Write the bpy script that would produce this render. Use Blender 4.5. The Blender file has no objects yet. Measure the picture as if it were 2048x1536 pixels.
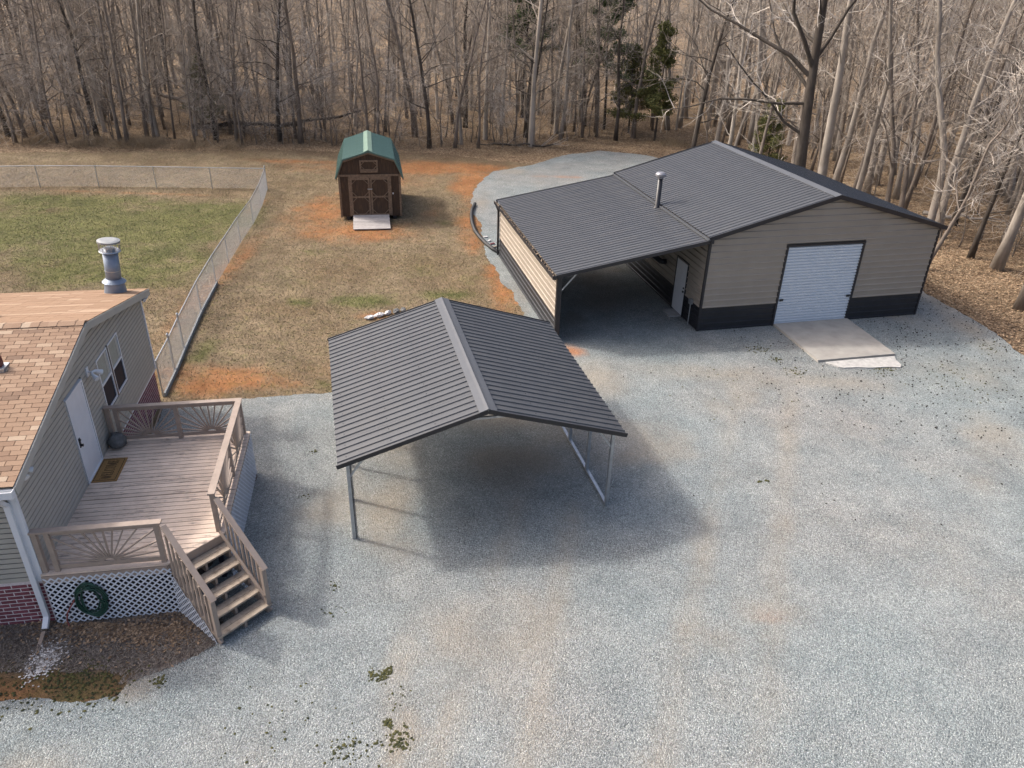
import bpy, math, random
import numpy as np
from mathutils import Vector, Matrix
from mathutils.geometry import delaunay_2d_cdt
R = math.radians
sc = bpy.context.scene
col = sc.collection

# ------------------------------------------------------------------ camera
PITCH, ROLL, CAMH = R(28.458), R(1.663), 11.435
fw = Vector((0, math.cos(PITCH), -math.sin(PITCH))); up = Vector((0, math.sin(PITCH), math.cos(PITCH))); rt = Vector((1, 0, 0))
r2 = rt * math.cos(ROLL) + up * math.sin(ROLL); u2 = up * math.cos(ROLL) - rt * math.sin(ROLL)
cd = bpy.data.cameras.new('camera'); cam = bpy.data.objects.new('camera', cd); col.objects.link(cam)
cd.sensor_width = 36; cd.lens = 1521.5 / 2048 * 36; cd.clip_start = .1; cd.clip_end = 2000
m = Matrix((r2, u2, -fw)).transposed().to_4x4(); m.translation = (0, 0, CAMH); cam.matrix_world = m
sc.camera = cam

# ------------------------------------------------------------------ sky, sun, exposure
AZ, EL = R(-18), R(44)                     # direction the light travels in plan, sun height
tosun = Vector((-math.cos(AZ) * math.cos(EL), -math.sin(AZ) * math.cos(EL), math.sin(EL)))
w = bpy.data.worlds.new('World'); sc.world = w; w.use_nodes = True
nt = w.node_tree; nt.nodes.clear()
sky = nt.nodes.new('ShaderNodeTexSky'); sky.sky_type = 'NISHITA'; sky.sun_disc = False
sky.sun_elevation = EL; sky.sun_rotation = math.atan2(tosun.x, tosun.y); sky.dust_density = 7; sky.air_density = .8; sky.ozone_density = 1.0
bg = nt.nodes.new('ShaderNodeBackground'); bg.inputs[1].default_value = .15
wo = nt.nodes.new('ShaderNodeOutputWorld'); nt.links.new(sky.outputs[0], bg.inputs[0]); nt.links.new(bg.outputs[0], wo.inputs[0])
sl = bpy.data.lights.new('sun', 'SUN'); sl.energy = 1.4; sl.angle = R(4); sl.color = (1, .965, .92)
so = bpy.data.objects.new('sun', sl); col.objects.link(so); so.rotation_euler = tosun.to_track_quat('Z', 'Y').to_euler(); so.location = (-30, 20, 40)
vs = sc.view_settings; vs.view_transform = 'Standard'; vs.look = 'None'; vs.gamma = 1; vs.use_curve_mapping = False; vs.exposure = .93
sc.render.engine = 'CYCLES'
sc.cycles.max_bounces = 4; sc.cycles.diffuse_bounces = 2; sc.cycles.glossy_bounces = 1; sc.cycles.transparent_max_bounces = 8

# ------------------------------------------------------------------ helpers
def V3(*a): return np.array(a, float)
def unit(a): a = np.asarray(a, float); return a / (np.linalg.norm(a) + 1e-12)
class MB:
    def __init__(s): s.v = []; s.f = []; s.n = 0
    def add(s, v, f):
        s.v.append(np.asarray(v, float).reshape(-1, 3)); s.f += [tuple(i + s.n for i in q) for q in f]; s.n += len(s.v[-1]); return s
    def box(s, x0, x1, y0, y1, z0, z1):
        v = [(x, y, z) for z in (z0, z1) for y in (y0, y1) for x in (x0, x1)]
        return s.add(v, [(0, 2, 3, 1), (4, 5, 7, 6), (0, 1, 5, 4), (2, 6, 7, 3), (0, 4, 6, 2), (1, 3, 7, 5)])
    def bar(s, p, q, w_, h_, upv=(0, 0, 1)):
        p = np.asarray(p, float); q = np.asarray(q, float); d = unit(q - p); upv = np.asarray(upv, float)
        if abs(d @ upv) > .98: upv = V3(1, 0, 0)
        a = unit(np.cross(d, upv)) * w_ / 2; b = unit(np.cross(a, d)) * h_ / 2
        v = [p - a - b, p + a - b, p - a + b, p + a + b, q - a - b, q + a - b, q - a + b, q + a + b]
        return s.add(v, [(0, 2, 3, 1), (4, 5, 7, 6), (0, 1, 5, 4), (2, 6, 7, 3), (0, 4, 6, 2), (1, 3, 7, 5)])
    def tube(s, pts, rad, k=8, cap=True):
        pts = np.asarray(pts, float); n = len(pts); rad = np.broadcast_to(np.asarray(rad, float), (n,))
        t = np.gradient(pts, axis=0); t /= np.linalg.norm(t, axis=1)[:, None] + 1e-9
        ref = V3(.3, .2, .93) if abs(unit(pts[-1] - pts[0])[2]) < .8 else V3(1, .1, 0)
        a = np.cross(t, ref); a /= np.linalg.norm(a, axis=1)[:, None] + 1e-9; b = np.cross(t, a)
        an = np.arange(k) * 2 * math.pi / k
        v = pts[:, None] + rad[:, None, None] * (np.cos(an)[None, :, None] * a[:, None] + np.sin(an)[None, :, None] * b[:, None])
        f = [(i * k + j, i * k + (j + 1) % k, (i + 1) * k + (j + 1) % k, (i + 1) * k + j) for i in range(n - 1) for j in range(k)]
        if cap: f += [tuple(range(k))[::-1], tuple((n - 1) * k + j for j in range(k))]
        return s.add(v, f)
    def prism(s, poly, ext):
        poly = np.asarray(poly, float); n = len(poly); v = np.vstack([poly, poly + np.asarray(ext, float)])
        return s.add(v, [tuple(range(n))[::-1], tuple(range(n, 2 * n))] + [(i, (i + 1) % n, n + (i + 1) % n, n + i) for i in range(n)])
    def sheet(s, O, A, L, N, pts, length, t=.006):
        O, A, L, N = [np.asarray(x, float) for x in (O, A, L, N)]
        top = [O + A * a + N * h for a, h in pts]; bot = [p - N * t for p in top[::-1]]
        return s.prism(top + bot, L * length)
    def mesh(s, name='mesh', smooth=False):
        me = bpy.data.meshes.new(name); me.from_pydata(np.vstack(s.v).tolist(), [], s.f); me.update()
        if smooth: me.polygons.foreach_set('use_smooth', [True] * len(me.polygons))
        return me
    def obj(s, name, mat, parent=None, smooth=False, **k):
        return link(name, s.mesh(name, smooth), mat, parent, **k)
def link(name, me, mat=None, parent=None, loc=None, rot=None):
    if mat is not None and not me.materials: me.materials.append(mat)
    o = bpy.data.objects.new(name, me); col.objects.link(o)
    if parent is not None: o.parent = parent
    if loc is not None: o.location = loc
    if rot is not None: o.rotation_euler = rot
    return o
def tag(o, label=None, cat=None, group=None, kind=None):
    if label: o['label'] = label
    if cat: o['category'] = cat
    if group: o['group'] = group
    if kind: o['kind'] = kind
    return o
def empty(name, loc, rz, label, cat, group=None):
    o = bpy.data.objects.new(name, None); col.objects.link(o); o.location = loc; o.rotation_euler = (0, 0, rz); o.empty_display_size = .2
    return tag(o, label, cat, group)
def np_mesh(name, v, tris, colors=None, nper=3):
    """big triangle (or quad) soup; colors per vertex"""
    me = bpy.data.meshes.new(name); v = np.asarray(v, np.float32).reshape(-1, 3); tris = np.asarray(tris, np.int32).reshape(-1, nper)
    me.vertices.add(len(v)); me.vertices.foreach_set('co', v.ravel())
    me.loops.add(tris.size); me.loops.foreach_set('vertex_index', tris.ravel())
    me.polygons.add(len(tris)); me.polygons.foreach_set('loop_start', np.arange(0, tris.size, nper, dtype=np.int32))
    me.update(calc_edges=True)
    if colors is not None:
        a = me.color_attributes.new('col', 'FLOAT_COLOR', 'POINT'); c = np.ones((len(v), 4), np.float32); c[:, :3] = colors; a.data.foreach_set('color', c.ravel())
    return me
def hash2(i, j, s=0):
    h = np.sin(i * 127.1 + j * 311.7 + s * 74.7) * 43758.5453; return h - np.floor(h)
def vnoise(x, y, s=0):
    i = np.floor(x); j = np.floor(y); fx = x - i; fy = y - j; fx = fx * fx * (3 - 2 * fx); fy = fy * fy * (3 - 2 * fy)
    return (hash2(i, j, s) * (1 - fx) + hash2(i + 1, j, s) * fx) * (1 - fy) + (hash2(i, j + 1, s) * (1 - fx) + hash2(i + 1, j + 1, s) * fx) * fy
def fbm(x, y, s=0, o=4):
    x = np.asarray(x, float); y = np.asarray(y, float); r = 0; a = .5
    for k in range(o): r = r + a * vnoise(x, y, s + k); x = x * 2.03 + 5.1; y = y * 2.03 + 1.7; a *= .5
    return r / (1 - .5 ** o)
def sstep(a, b, x): t = np.clip((x - a) / (b - a), 0, 1); return t * t * (3 - 2 * t)
def blob(x, y, cx, cy, rx, ry=None): ry = ry or rx; return np.exp(-(((x - cx) / rx) ** 2 + ((y - cy) / ry) ** 2))

# ------------------------------------------------------------------ materials
MATS = {}
class NT:
    def __init__(s, name):
        s.m = bpy.data.materials.new(name); s.m.use_nodes = True; s.t = s.m.node_tree; s.b = s.t.nodes['Principled BSDF']; MATS[name] = s.m
    def n(s, typ, ins=None, **p):
        k = s.t.nodes.new('ShaderNode' + typ)
        for a, v in p.items(): setattr(k, a, v)
        for a, v in (ins or {}).items():
            if hasattr(v, 'is_output'): s.t.links.new(v, k.inputs[a])
            else: k.inputs[a].default_value = v
        return k
    def set(s, a, v):
        if hasattr(v, 'is_output'): s.t.links.new(v, s.b.inputs[a])
        else: s.b.inputs[a].default_value = v
    def co(s): return s.n('TexCoord').outputs['Object']
    def noise(s, scale, co=None, detail=4, rough=.6, stretch=None):
        co = co or s.co()
        if stretch: co = s.n('Mapping', {'Vector': co, 'Scale': stretch}).outputs[0]
        return s.n('TexNoise', {'Vector': co, 'Scale': scale, 'Detail': detail, 'Roughness': rough}).outputs[0]
    def ramp(s, fac, stops):
        k = s.n('ValToRGB', {'Fac': fac}); e = k.color_ramp.elements
        while len(e) < len(stops): e.new(.5)
        for q, (p, c) in zip(e, stops): q.position = p; q.color = (*c, 1) if len(c) == 3 else c
        return k.outputs[0]
    def mix(s, f, a, b, t='MIX'):
        k = s.n('MixRGB', {'Fac': f}, blend_type=t)
        for i, v in ((1, a), (2, b)):
            if hasattr(v, 'is_output'): s.t.links.new(v, k.inputs[i])
            else: k.inputs[i].default_value = (*v, 1)
        return k.outputs[0]
    def bump(s, h, st=.5, d=.01):
        s.set('Normal', s.n('Bump', {'Height': h, 'Strength': st, 'Distance': d}).outputs[0])
def g(v): return (v, v, v)
def mat(name, c, rough=.6, var=.18, scale=6, metal=0, bump=0, bscale=40, stretch=None, spec=.5, objvar=0, dirt=None):
    a = NT(name); n = a.noise(scale, stretch=stretch)
    lo = tuple(max(0, x * (1 - var)) for x in c); hi = tuple(min(1, x * (1 + var)) for x in c)
    cc = a.ramp(n, [(.3, lo), (.7, hi)])
    if dirt:
        d = a.noise(dirt[1], detail=6, rough=.7, stretch=dirt[4] if len(dirt) > 4 else None); cc = a.mix(a.ramp(d, [(dirt[2], g(0)), (dirt[3], g(1))]), cc, dirt[0])
    if objvar:
        r = a.n('ObjectInfo').outputs['Random']; cc = a.mix(1, cc, a.ramp(r, [(0, g(1 - objvar)), (1, g(1 + objvar * .3))]), 'MULTIPLY')
    a.set('Base Color', cc); a.set('Metallic', metal); a.set('Specular IOR Level', spec)
    a.set('Roughness', a.ramp(a.noise(scale * 3), [(.2, g(max(0, rough - .08))), (.8, g(min(1, rough + .08)))]))
    if bump: a.bump(a.noise(bscale, detail=6, stretch=stretch), bump)
    return a.m
roofm = mat('charcoal_roof_metal', (.063, .066, .071), .42, .1, 1.3, bump=.02, bscale=3, dirt=((.095, .093, .09), 1.4, .5, .85, (.5, 2, 1)))
ridgem = mat('ridge_metal', (.085, .09, .098), .4, .08, 2)
trimm = mat('black_trim', (.018, .018, .022), .4, .15, 3)
galv = mat('galvanised_steel', (.42, .44, .46), .42, .15, 9, metal=.75)
tanm = mat('tan_siding', (.31, .265, .215), .5, .06, 1.2, dirt=((.25, .21, .17), 1.1, .6, .95, (1, 1, 5)))
blackm = mat('black_siding', (.017, .018, .022), .45, .2, 2, dirt=((.06, .054, .05), 3, .62, .95))
rollm = mat('white_roll_door', (.6, .64, .68), .4, .03, 1.5, dirt=((.6, .62, .65), 1.5, .55, .9))
whitem = mat('white_paint', (.66, .67, .69), .45, .04, 4)
concm = mat('concrete', (.34, .32, .285), .85, .14, 1.8, bump=.25, bscale=60, dirt=((.36, .32, .28), .9, .52, .8))
conc2 = mat('pale_rough_concrete', (.42, .41, .385), .9, .2, 6, bump=.8, bscale=25)
sidm = mat('taupe_vinyl_siding', (.36, .34, .295), .5, .06, 2.5, dirt=((.29, .27, .235), 1.6, .55, .9))
soffm = mat('taupe_trim', (.4, .39, .35), .5, .05, 3)
mortar = mat('mortar', (.62, .55, .54), .9, .15, 20, bump=.3)
brickm = mat('red_brick', (.19, .055, .07), .8, .3, 14, bump=.4, objvar=.3)
deckm = mat('worn_deck_paint', (.68, .54, .43), .7, .13, 3, stretch=(1, 1, 1), objvar=.12, bump=.2, bscale=30, dirt=((.27, .22, .18), 4.5, .55, .68, (2.6, .6, 1)))
railm = mat('mauve_deck_rail', (.33, .26, .21), .6, .12, 5, bump=.1, dirt=((.34, .28, .24), 5, .6, .75))
treadm = mat('weathered_tread', (.36, .29, .22), .75, .2, 5, bump=.3, bscale=20, dirt=((.16, .12, .09), 6, .5, .7))
latm = mat('white_lattice', (.62, .64, .68), .5, .05, 8)
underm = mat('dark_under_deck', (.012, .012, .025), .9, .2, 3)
shedm = NT('shed_stained_wood'); _n = shedm.noise(30, stretch=(1, 1, .07), detail=6); shedm.set('Base Color', shedm.mix(shedm.ramp(shedm.noise(1.2), [(.4, g(0)), (.75, g(.7))]), shedm.ramp(_n, [(.25, (.016, .009, .005)), (.5, (.058, .031, .015)), (.75, (.15, .08, .038))]), (.055, .032, .02))); shedm.set('Roughness', .75); shedm.bump(_n, .4); shedm = shedm.m
shedtrim = mat('shed_trim_wood', (.19, .125, .078), .7, .35, 12, bump=.2)
greenm = mat('green_roof_metal', (.1, .175, .148), .38, .1, 2)
greenc = mat('pale_green_ridge', (.17, .26, .2), .4, .1, 3)
rampm = mat('grey_ramp_plank', (.4, .37, .35), .8, .15, 6, bump=.2, objvar=.2)
glassm = mat('window_glass', (.014, .018, .03), .55, .2, 1, spec=.15)
shadem = mat('window_shade', (.33, .33, .28), .6, .1, 8)
darkm = mat('dark_metal', (.02, .02, .022), .4, .2, 5)
coirm = mat('coir_mat', (.27, .15, .05), .95, .25, 60, bump=.5, bscale=200)
blkprint = mat('black_print', (.012, .01, .008), .9, .2, 60)
rockm = mat('grey_rock', (.13, .13, .125), .85, .3, 12, bump=.8, bscale=20)
hosem = mat('green_hose', (.012, .05, .035), .4, .3, 12)
redhose = mat('red_hose', (.25, .06, .05), .5, .2, 12)
pipem = mat('black_corrugated_pipe', (.03, .03, .03), .55, .3, 5)
whitestone = mat('white_stone', (.62, .6, .58), .85, .15, 9, bump=.5)
# shingle: one colour for each tab
a = NT('tan_shingle'); r = a.n('ObjectInfo').outputs['Random']
c = a.ramp(r, [(0, (.19, .12, .08)), (.1, (.24, .15, .097)), (.25, (.275, .175, .112)), (.72, (.305, .2, .13)), (.86, (.335, .225, .15)), (.96, (.4, .29, .2)), (1, (.42, .32, .23))])
gr = a.noise(160, detail=3); a.set('Base Color', a.mix(1, c, a.ramp(gr, [(.25, g(.72)), (.75, g(1.1))]), 'MULTIPLY')); a.set('Roughness', .92); a.bump(gr, .5, .004); shingm = a.m
def vcol(name, rough=.9, scale=60, amp=.3, bump=.4, spec=.2, bd=.01, trans=0):
    a = NT(name); c = a.n('VertexColor', layer_name='col').outputs[0]; n = a.noise(scale, detail=5)
    a.set('Base Color', a.mix(1, c, a.ramp(n, [(.25, g(1 - amp)), (.75, g(1 + amp))]), 'MULTIPLY')); a.set('Roughness', rough); a.set('Specular IOR Level', spec)
    if bump: a.bump(n, bump, bd)
    return a.m
vstone = vcol('loose_stone', .85, 90, .12, 0, .3); vleaf = vcol('leaf_piece', .85, 40, .15, 0, .2); vgrass = vcol('grass_blade', .8, 9, .12, 0, .2)
vsh = vcol('shingle_rest', .92, 160, .18, .4, .2, .004)
def bark(name, c, c2, sc_=5):
    a = NT(name); n = a.noise(sc_, stretch=(1, 1, .22), detail=6, rough=.7); n2 = a.noise(.5, detail=3)
    a.set('Base Color', a.mix(a.ramp(n2, [(.42, g(0)), (.66, g(.6))]), a.ramp(n, [(.3, c), (.7, c2)]), tuple(x * 1.25 for x in c2))); a.set('Roughness', .9); a.set('Specular IOR Level', .2); a.bump(n, .8, .03); return a.m
barkg = bark('grey_bark', (.09, .074, .06), (.24, .2, .165)); barkd = bark('dark_bark', (.03, .025, .021), (.1, .084, .07)); barkp = bark('pale_bark', (.16, .135, .11), (.36, .32, .275), 4)
twigm = mat('grey_twig', (.4, .345, .285), .85, .3, 1.5, spec=.2); twigp = mat('pale_twig', (.5, .45, .395), .85, .25, 1.5, spec=.2)

# ground materials
a = NT('gravel'); co = a.co()
v1 = a.n('TexVoronoi', {'Vector': co, 'Scale': 38}); v2 = a.n('TexVoronoi', {'Vector': co, 'Scale': 55}); e1 = a.n('TexVoronoi', {'Vector': co, 'Scale': 38}, feature='DISTANCE_TO_EDGE')
sep = a.n('SeparateColor', {0: v1.outputs['Color']}); sep2 = a.n('SeparateColor', {0: v2.outputs['Color']})
pal = [(0, (.13, .138, .14)), (.25, (.245, .258, .258)), (.6, (.355, .37, .365)), (.88, (.455, .47, .46)), (1, (.62, .62, .595))]
c = a.mix(.45, a.ramp(sep.outputs[0], pal), a.ramp(sep2.outputs[1], pal))
c = a.mix(1, c, a.ramp(e1.outputs['Distance'], [(0, g(.5)), (.2, g(1))]), 'MULTIPLY')
big = a.noise(.16, co, 5, .6); c = a.mix(1, c, a.ramp(big, [(.3, (.86, .965, .985)), (.45, (.93, .985, .99)), (.56, (.97, .98, .965)), (.7, (1.02, .97, .93))]), 'MULTIPLY')
med = a.noise(.8, co, 6, .68); c = a.mix(1, c, a.ramp(med, [(.28, (.7, .73, .75)), (.72, (1.18, 1.16, 1.14))]), 'MULTIPLY'); c = a.mix(a.ramp(a.noise(.33, co, 6, .7), [(.52, g(0)), (.75, g(.5))]), c, a.mix(1, c, (1.0, .9, .8), 'MULTIPLY'))
d = a.n('VertexColor', layer_name='col'); ds = a.n('SeparateColor', {0: d.outputs[0]})
c = a.mix(ds.outputs[0], c, a.mix(.5, c, a.ramp(a.noise(7, co), [(.3, (.26, .2, .13)), (.7, (.46, .37, .26))])))       # sandy dirt showing through
c = a.mix(ds.outputs[1], c, a.ramp(a.noise(9, co), [(.3, (.3, .11, .04)), (.7, (.5, .22, .09))]))                        # orange clay
c = a.mix(ds.outputs[2], c, a.ramp(a.noise(20, co), [(.3, (.1, .085, .07)), (.7, (.2, .17, .14))]))                     # dark trodden dirt
a.set('Base Color', c); a.set('Roughness', .85); a.set('Specular IOR Level', .3)
hgt = a.n('Math', {0: v1.outputs['Distance'], 1: -1.0}, operation='MULTIPLY').outputs[0]; a.bump(hgt, .75, .03); gravm = a.m
a = NT('lawn'); co = a.co(); c = a.n('VertexColor', layer_name='col').outputs[0]
n1 = a.noise(46, co, 6, .8); n2 = a.noise(5, co, 5, .7); n3 = a.noise(90, co, 3, .7)
c = a.mix(1, c, a.ramp(n1, [(.25, g(.55)), (.75, g(1.4))]), 'MULTIPLY'); c = a.mix(1, c, a.ramp(n2, [(.25, g(.72)), (.75, g(1.25))]), 'MULTIPLY'); c = a.mix(1, c, a.ramp(n3, [(.3, g(.75)), (.7, g(1.25))]), 'MULTIPLY')
c = a.mix(a.ramp(a.noise(2.6, co, 6, .75), [(.48, g(0)), (.66, g(.5))]), c, a.mix(1, c, (.62, .8, .45), 'MULTIPLY')); c = a.mix(a.ramp(a.noise(9, co, 6, .8), [(.5, g(0)), (.72, g(.65))]), c, a.mix(1, c, (1.5, 1.45, 1.4), 'MULTIPLY'))
a.set('Base Color', c); a.set('Roughness', .95); a.set('Specular IOR Level', .15); a.bump(n1, .55, .05); lawnm = a.m
a = NT('leaf_litter'); co = a.co(); v1 = a.n('TexVoronoi', {'Vector': co, 'Scale': 11}); sep = a.n('SeparateColor', {0: v1.outputs['Color']})
c = a.ramp(sep.outputs[0], [(0, (.1, .065, .042)), (.35, (.235, .155, .096)), (.7, (.36, .25, .16)), (1, (.5, .38, .26))])
c = a.mix(1, c, a.ramp(a.noise(.35, co, 5, .65), [(.3, g(.62)), (.7, g(1.2))]), 'MULTIPLY'); c = a.mix(a.ramp(a.noise(2.2, co, 5), [(.5, g(0)), (.8, g(.6))]), c, (.3, .245, .165)); c = a.mix(1, c, a.ramp(a.noise(.07, co, 6, .75), [(.36, (.5, .5, .5)), (.6, (.95, .97, .93))]), 'MULTIPLY')
a.set('Base Color', c); a.set('Roughness', .95); a.set('Specular IOR Level', .15); a.bump(v1.outputs['Distance'], .8, .06); litm = a.m

# ------------------------------------------------------------------ ground
def jag(poly, step=.12, amp=.22, seed=0, skip=()):
    out = []; n = len(poly)
    for i in range(n):
        p = np.array(poly[i], float); q = np.array(poly[(i + 1) % n], float); L = np.linalg.norm(q - p); k = max(1, int(L / step)) if i not in skip else 1
        nn = np.array([-(q - p)[1], (q - p)[0]]) / L
        for j in range(k):
            t = j / k; x = p + (q - p) * t
            o = 0 if i in skip else amp * ((fbm(x[0] * 1.1, x[1] * 1.1, seed, 5) - .5) * 2.4 + (fbm(x[0] * 7, x[1] * 7, seed + 9, 3) - .5) * .8)
            out.append(x + nn * o)
    return np.array(out)
def inside(poly, x, y):
    r = np.zeros(len(x), bool); j = len(poly) - 1
    for i in range(len(poly)):
        xi, yi = poly[i]; xj, yj = poly[j]
        with np.errstate(divide='ignore', invalid='ignore'): r ^= ((yi > y) != (yj > y)) & (x < (xj - xi) * (y - yi) / (yj - yi + 1e-12) + xi)
        j = i
    return r
def patch(name, poly, z, cell, colorfn, mtl, bounds=None):
    x0, y0 = poly.min(0); x1, y1 = poly.max(0)
    gx, gy = np.meshgrid(np.arange(x0, x1, cell), np.arange(y0, y1, cell)); gx = gx.ravel(); gy = gy.ravel()
    rr = np.random.RandomState(3); gx = gx + rr.uniform(-.3, .3, len(gx)) * cell; gy = gy + rr.uniform(-.3, .3, len(gy)) * cell
    k = inside(poly, gx, gy); pts = np.vstack([poly, np.c_[gx[k], gy[k]]]); nb = len(poly)
    vo, _, fo, *_ = delaunay_2d_cdt([Vector(p) for p in pts.tolist()], [], [list(range(nb))], 1, 1e-5)
    vv = np.array([(p.x, p.y, z) for p in vo]); me = np_mesh(name, vv, [t for f_ in fo for t in (f_ if len(f_) == 3 else f_[:3])], colorfn(vv[:, 0], vv[:, 1]))
    if me.polygons[0].normal.z < 0: me.flip_normals()
    return tag(link(name, me, mtl), kind='structure')
me = np_mesh('forest_floor', [(-700, -60, -.03), (700, -60, -.03), (700, 900, -.03), (-700, 900, -.03)], [(0, 1, 2), (0, 2, 3)]); tag(link('forest_floor', me, litm), kind='structure')
LAWN = jag([(-46, 9), (-46, 49.5), (-34.2, 51.2), (-26.6, 52.6), (-18.9, 54.6), (-13.2, 54.6), (-5.9, 55.2), (-2.6, 53.7), (1, 52.5), (3, 50), (4, 25), (-3, 15), (-13, 15)], .3, .5, 2)
def clayf(x, y):
    c = 0
    for cx, cy, rx, ry, s in [(-5, 50.6, 5.5, 2.2, 1.05), (-7.5, 47, 4, 3, .5), (-8, 36.3, 4.2, 2.2, .75), (-10.6, 40, 2, 4.5, .65), (-3.2, 47, 1.2, 3.5, .9), (-2.4, 39, .9, 5, .75), (-.3, 29.5, .8, 3.5, .8), (-12.2, 30, .7, 9, .6), (-9, 21, 2.6, 1.1, .8), (-5, 21.5, 2.5, .8, .55), (-12, 49.5, 5, 2, .5), (-1.9, 48.5, 1.2, 1.8, .95), (-2.9, 44.5, .6, 2.5, .8), (-14.5, 51.2, 4.2, .9, .7), (-7.4, 36.2, 2.8, 1.3, .95), (-9.9, 39, 1, 2.8, .8), (.15, 28.6, .42, 1.6, 1), (-.95, 31.3, .4, 1.5, 1), (-2, 35, .5, 2, .75), (-1.5, 38, .5, 3, .5), (-9.4, 20.3, 1.3, .8, .9), (-7, 20.7, 1.4, .45, .6), (-5.3, 20.9, .7, .5, .5), (-4.9, 26.2, 1.1, .5, .8), (-12.6, 31, .35, 8, .45), (-14, 40, .3, 4, .55), (-22, 42.3, 9, .25, .5), (-10, 43.5, 1.5, .5, .6), (-4.6, 40, 1, 3.5, .4)]:
        c = np.maximum(c, s * blob(x, y, cx, cy, rx, ry))
    return np.clip(sstep(.2, .85, c * (.05 + .9 * fbm(x * 1.1, y * 1.1, 31) + 1.0 * fbm(x * 4.3, y * 4.3, 33))), 0, 1) * .85
def greenf(x, y):
    gq = 0
    for cx, cy, rx, ry, s in [(-21, 35.5, 8, 5, 1.15), (-16, 38, 4, 4.2, 1), (-17, 31, 5, 4, .95), (-30, 36, 8, 6, 1.1), (-19, 34.5, 5.5, 6, 1.1), (-24, 40, 8, 2.2, .95), (-16, 34, 3, 5, .95), (-9, 30, 3, 4, .4), (-4, 31.5, 4, 4, .42), (-13, 47, 4, 3, .35), (-6, 27.6, 1.6, .9, .95), (-2.6, 28.4, 1.5, .8, .85), (-8.2, 27.2, 1, .6, .7), (-9, 33, 2, 1.2, .5), (-5, 33, 2, 1, .4), (-10.4, 22.8, .35, 1.6, .9), (-5.7, 20.6, .5, .4, .8), (-3.5, 38.3, 1, .9, .8), (-24, 46.5, 8, 2, .35), (-2, 30.5, 1, 2, .5), (-11.6, 26.5, .4, 2, .5)]:
        gq = np.maximum(gq, s * blob(x, y, cx, cy, rx, ry))
    return np.clip(sstep(.3, .8, gq * (.1 + .9 * fbm(x * .8, y * .8, 11) + .75 * fbm(x * 3.1, y * 3.1, 12))), 0, 1) * .8
def lawncol(x, y):
    b = fbm(x * .6, y * .6, 5); k = fbm(x * 2.1, y * 2.1, 6)
    c = np.outer(1 - b, (.15, .104, .06)) + np.outer(b, (.23, .18, .118)); c *= (.55 + .9 * k)[:, None]
    gq = greenf(x, y)[:, None]; gc = np.outer(1 - k, (.045, .056, .018)) + np.outer(k, (.16, .165, .055)); c = c * (1 - gq) + gc * gq
    q = clayf(x, y)[:, None]; cc = np.outer(1 - k, (.22, .088, .034)) + np.outer(k, (.36, .165, .068)); c = c * (1 - q) + cc * q
    le = sstep(51.5, 54.5, y + (fbm(x * .8, y * .8, 8) - .5) * 4 + .05 * x)[:, None] * .75; return c * (1 - le) + np.array([[.12, .08, .052]]) * le
patch('lawn', LAWN, -.016, .36, lawncol, lawnm)
GRAV = jag([(-10.2, 19.3), (-8.12, 19.6), (-7, 19.95), (-5.54, 20.15), (-4.1, 20.78), (-2, 21.7), (.2, 23.4), (.75, 24.6), (.05, 28.2), (-.95, 31.5), (-1.35, 33.5), (-1.75, 37.2), (-2.7, 42.8), (-2.4, 46.3), (-1.6, 50), (.8, 52.1), (2.95, 55.4), (6, 57.6), (9.15, 56.5), (12.5, 53), (15, 45), (16.6, 38), (17.3, 33), (17.2, 29.9), (17.9, 27.4), (18, 24.3), (19, 18), (20.5, 4), (20.5, -3), (-14, -3), (-14, 8.4), (-8.75, 8.87), (-7.25, 9), (-6.88, 9.1), (-6.7, 9.65), (-6.26, 9.8), (-5.66, 10.3), (-5.5, 10.7), (-6.4, 11.6), (-6.5, 15.9), (-9.3, 16.6), (-9.9, 17.2)], .1, .16, 4)
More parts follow.
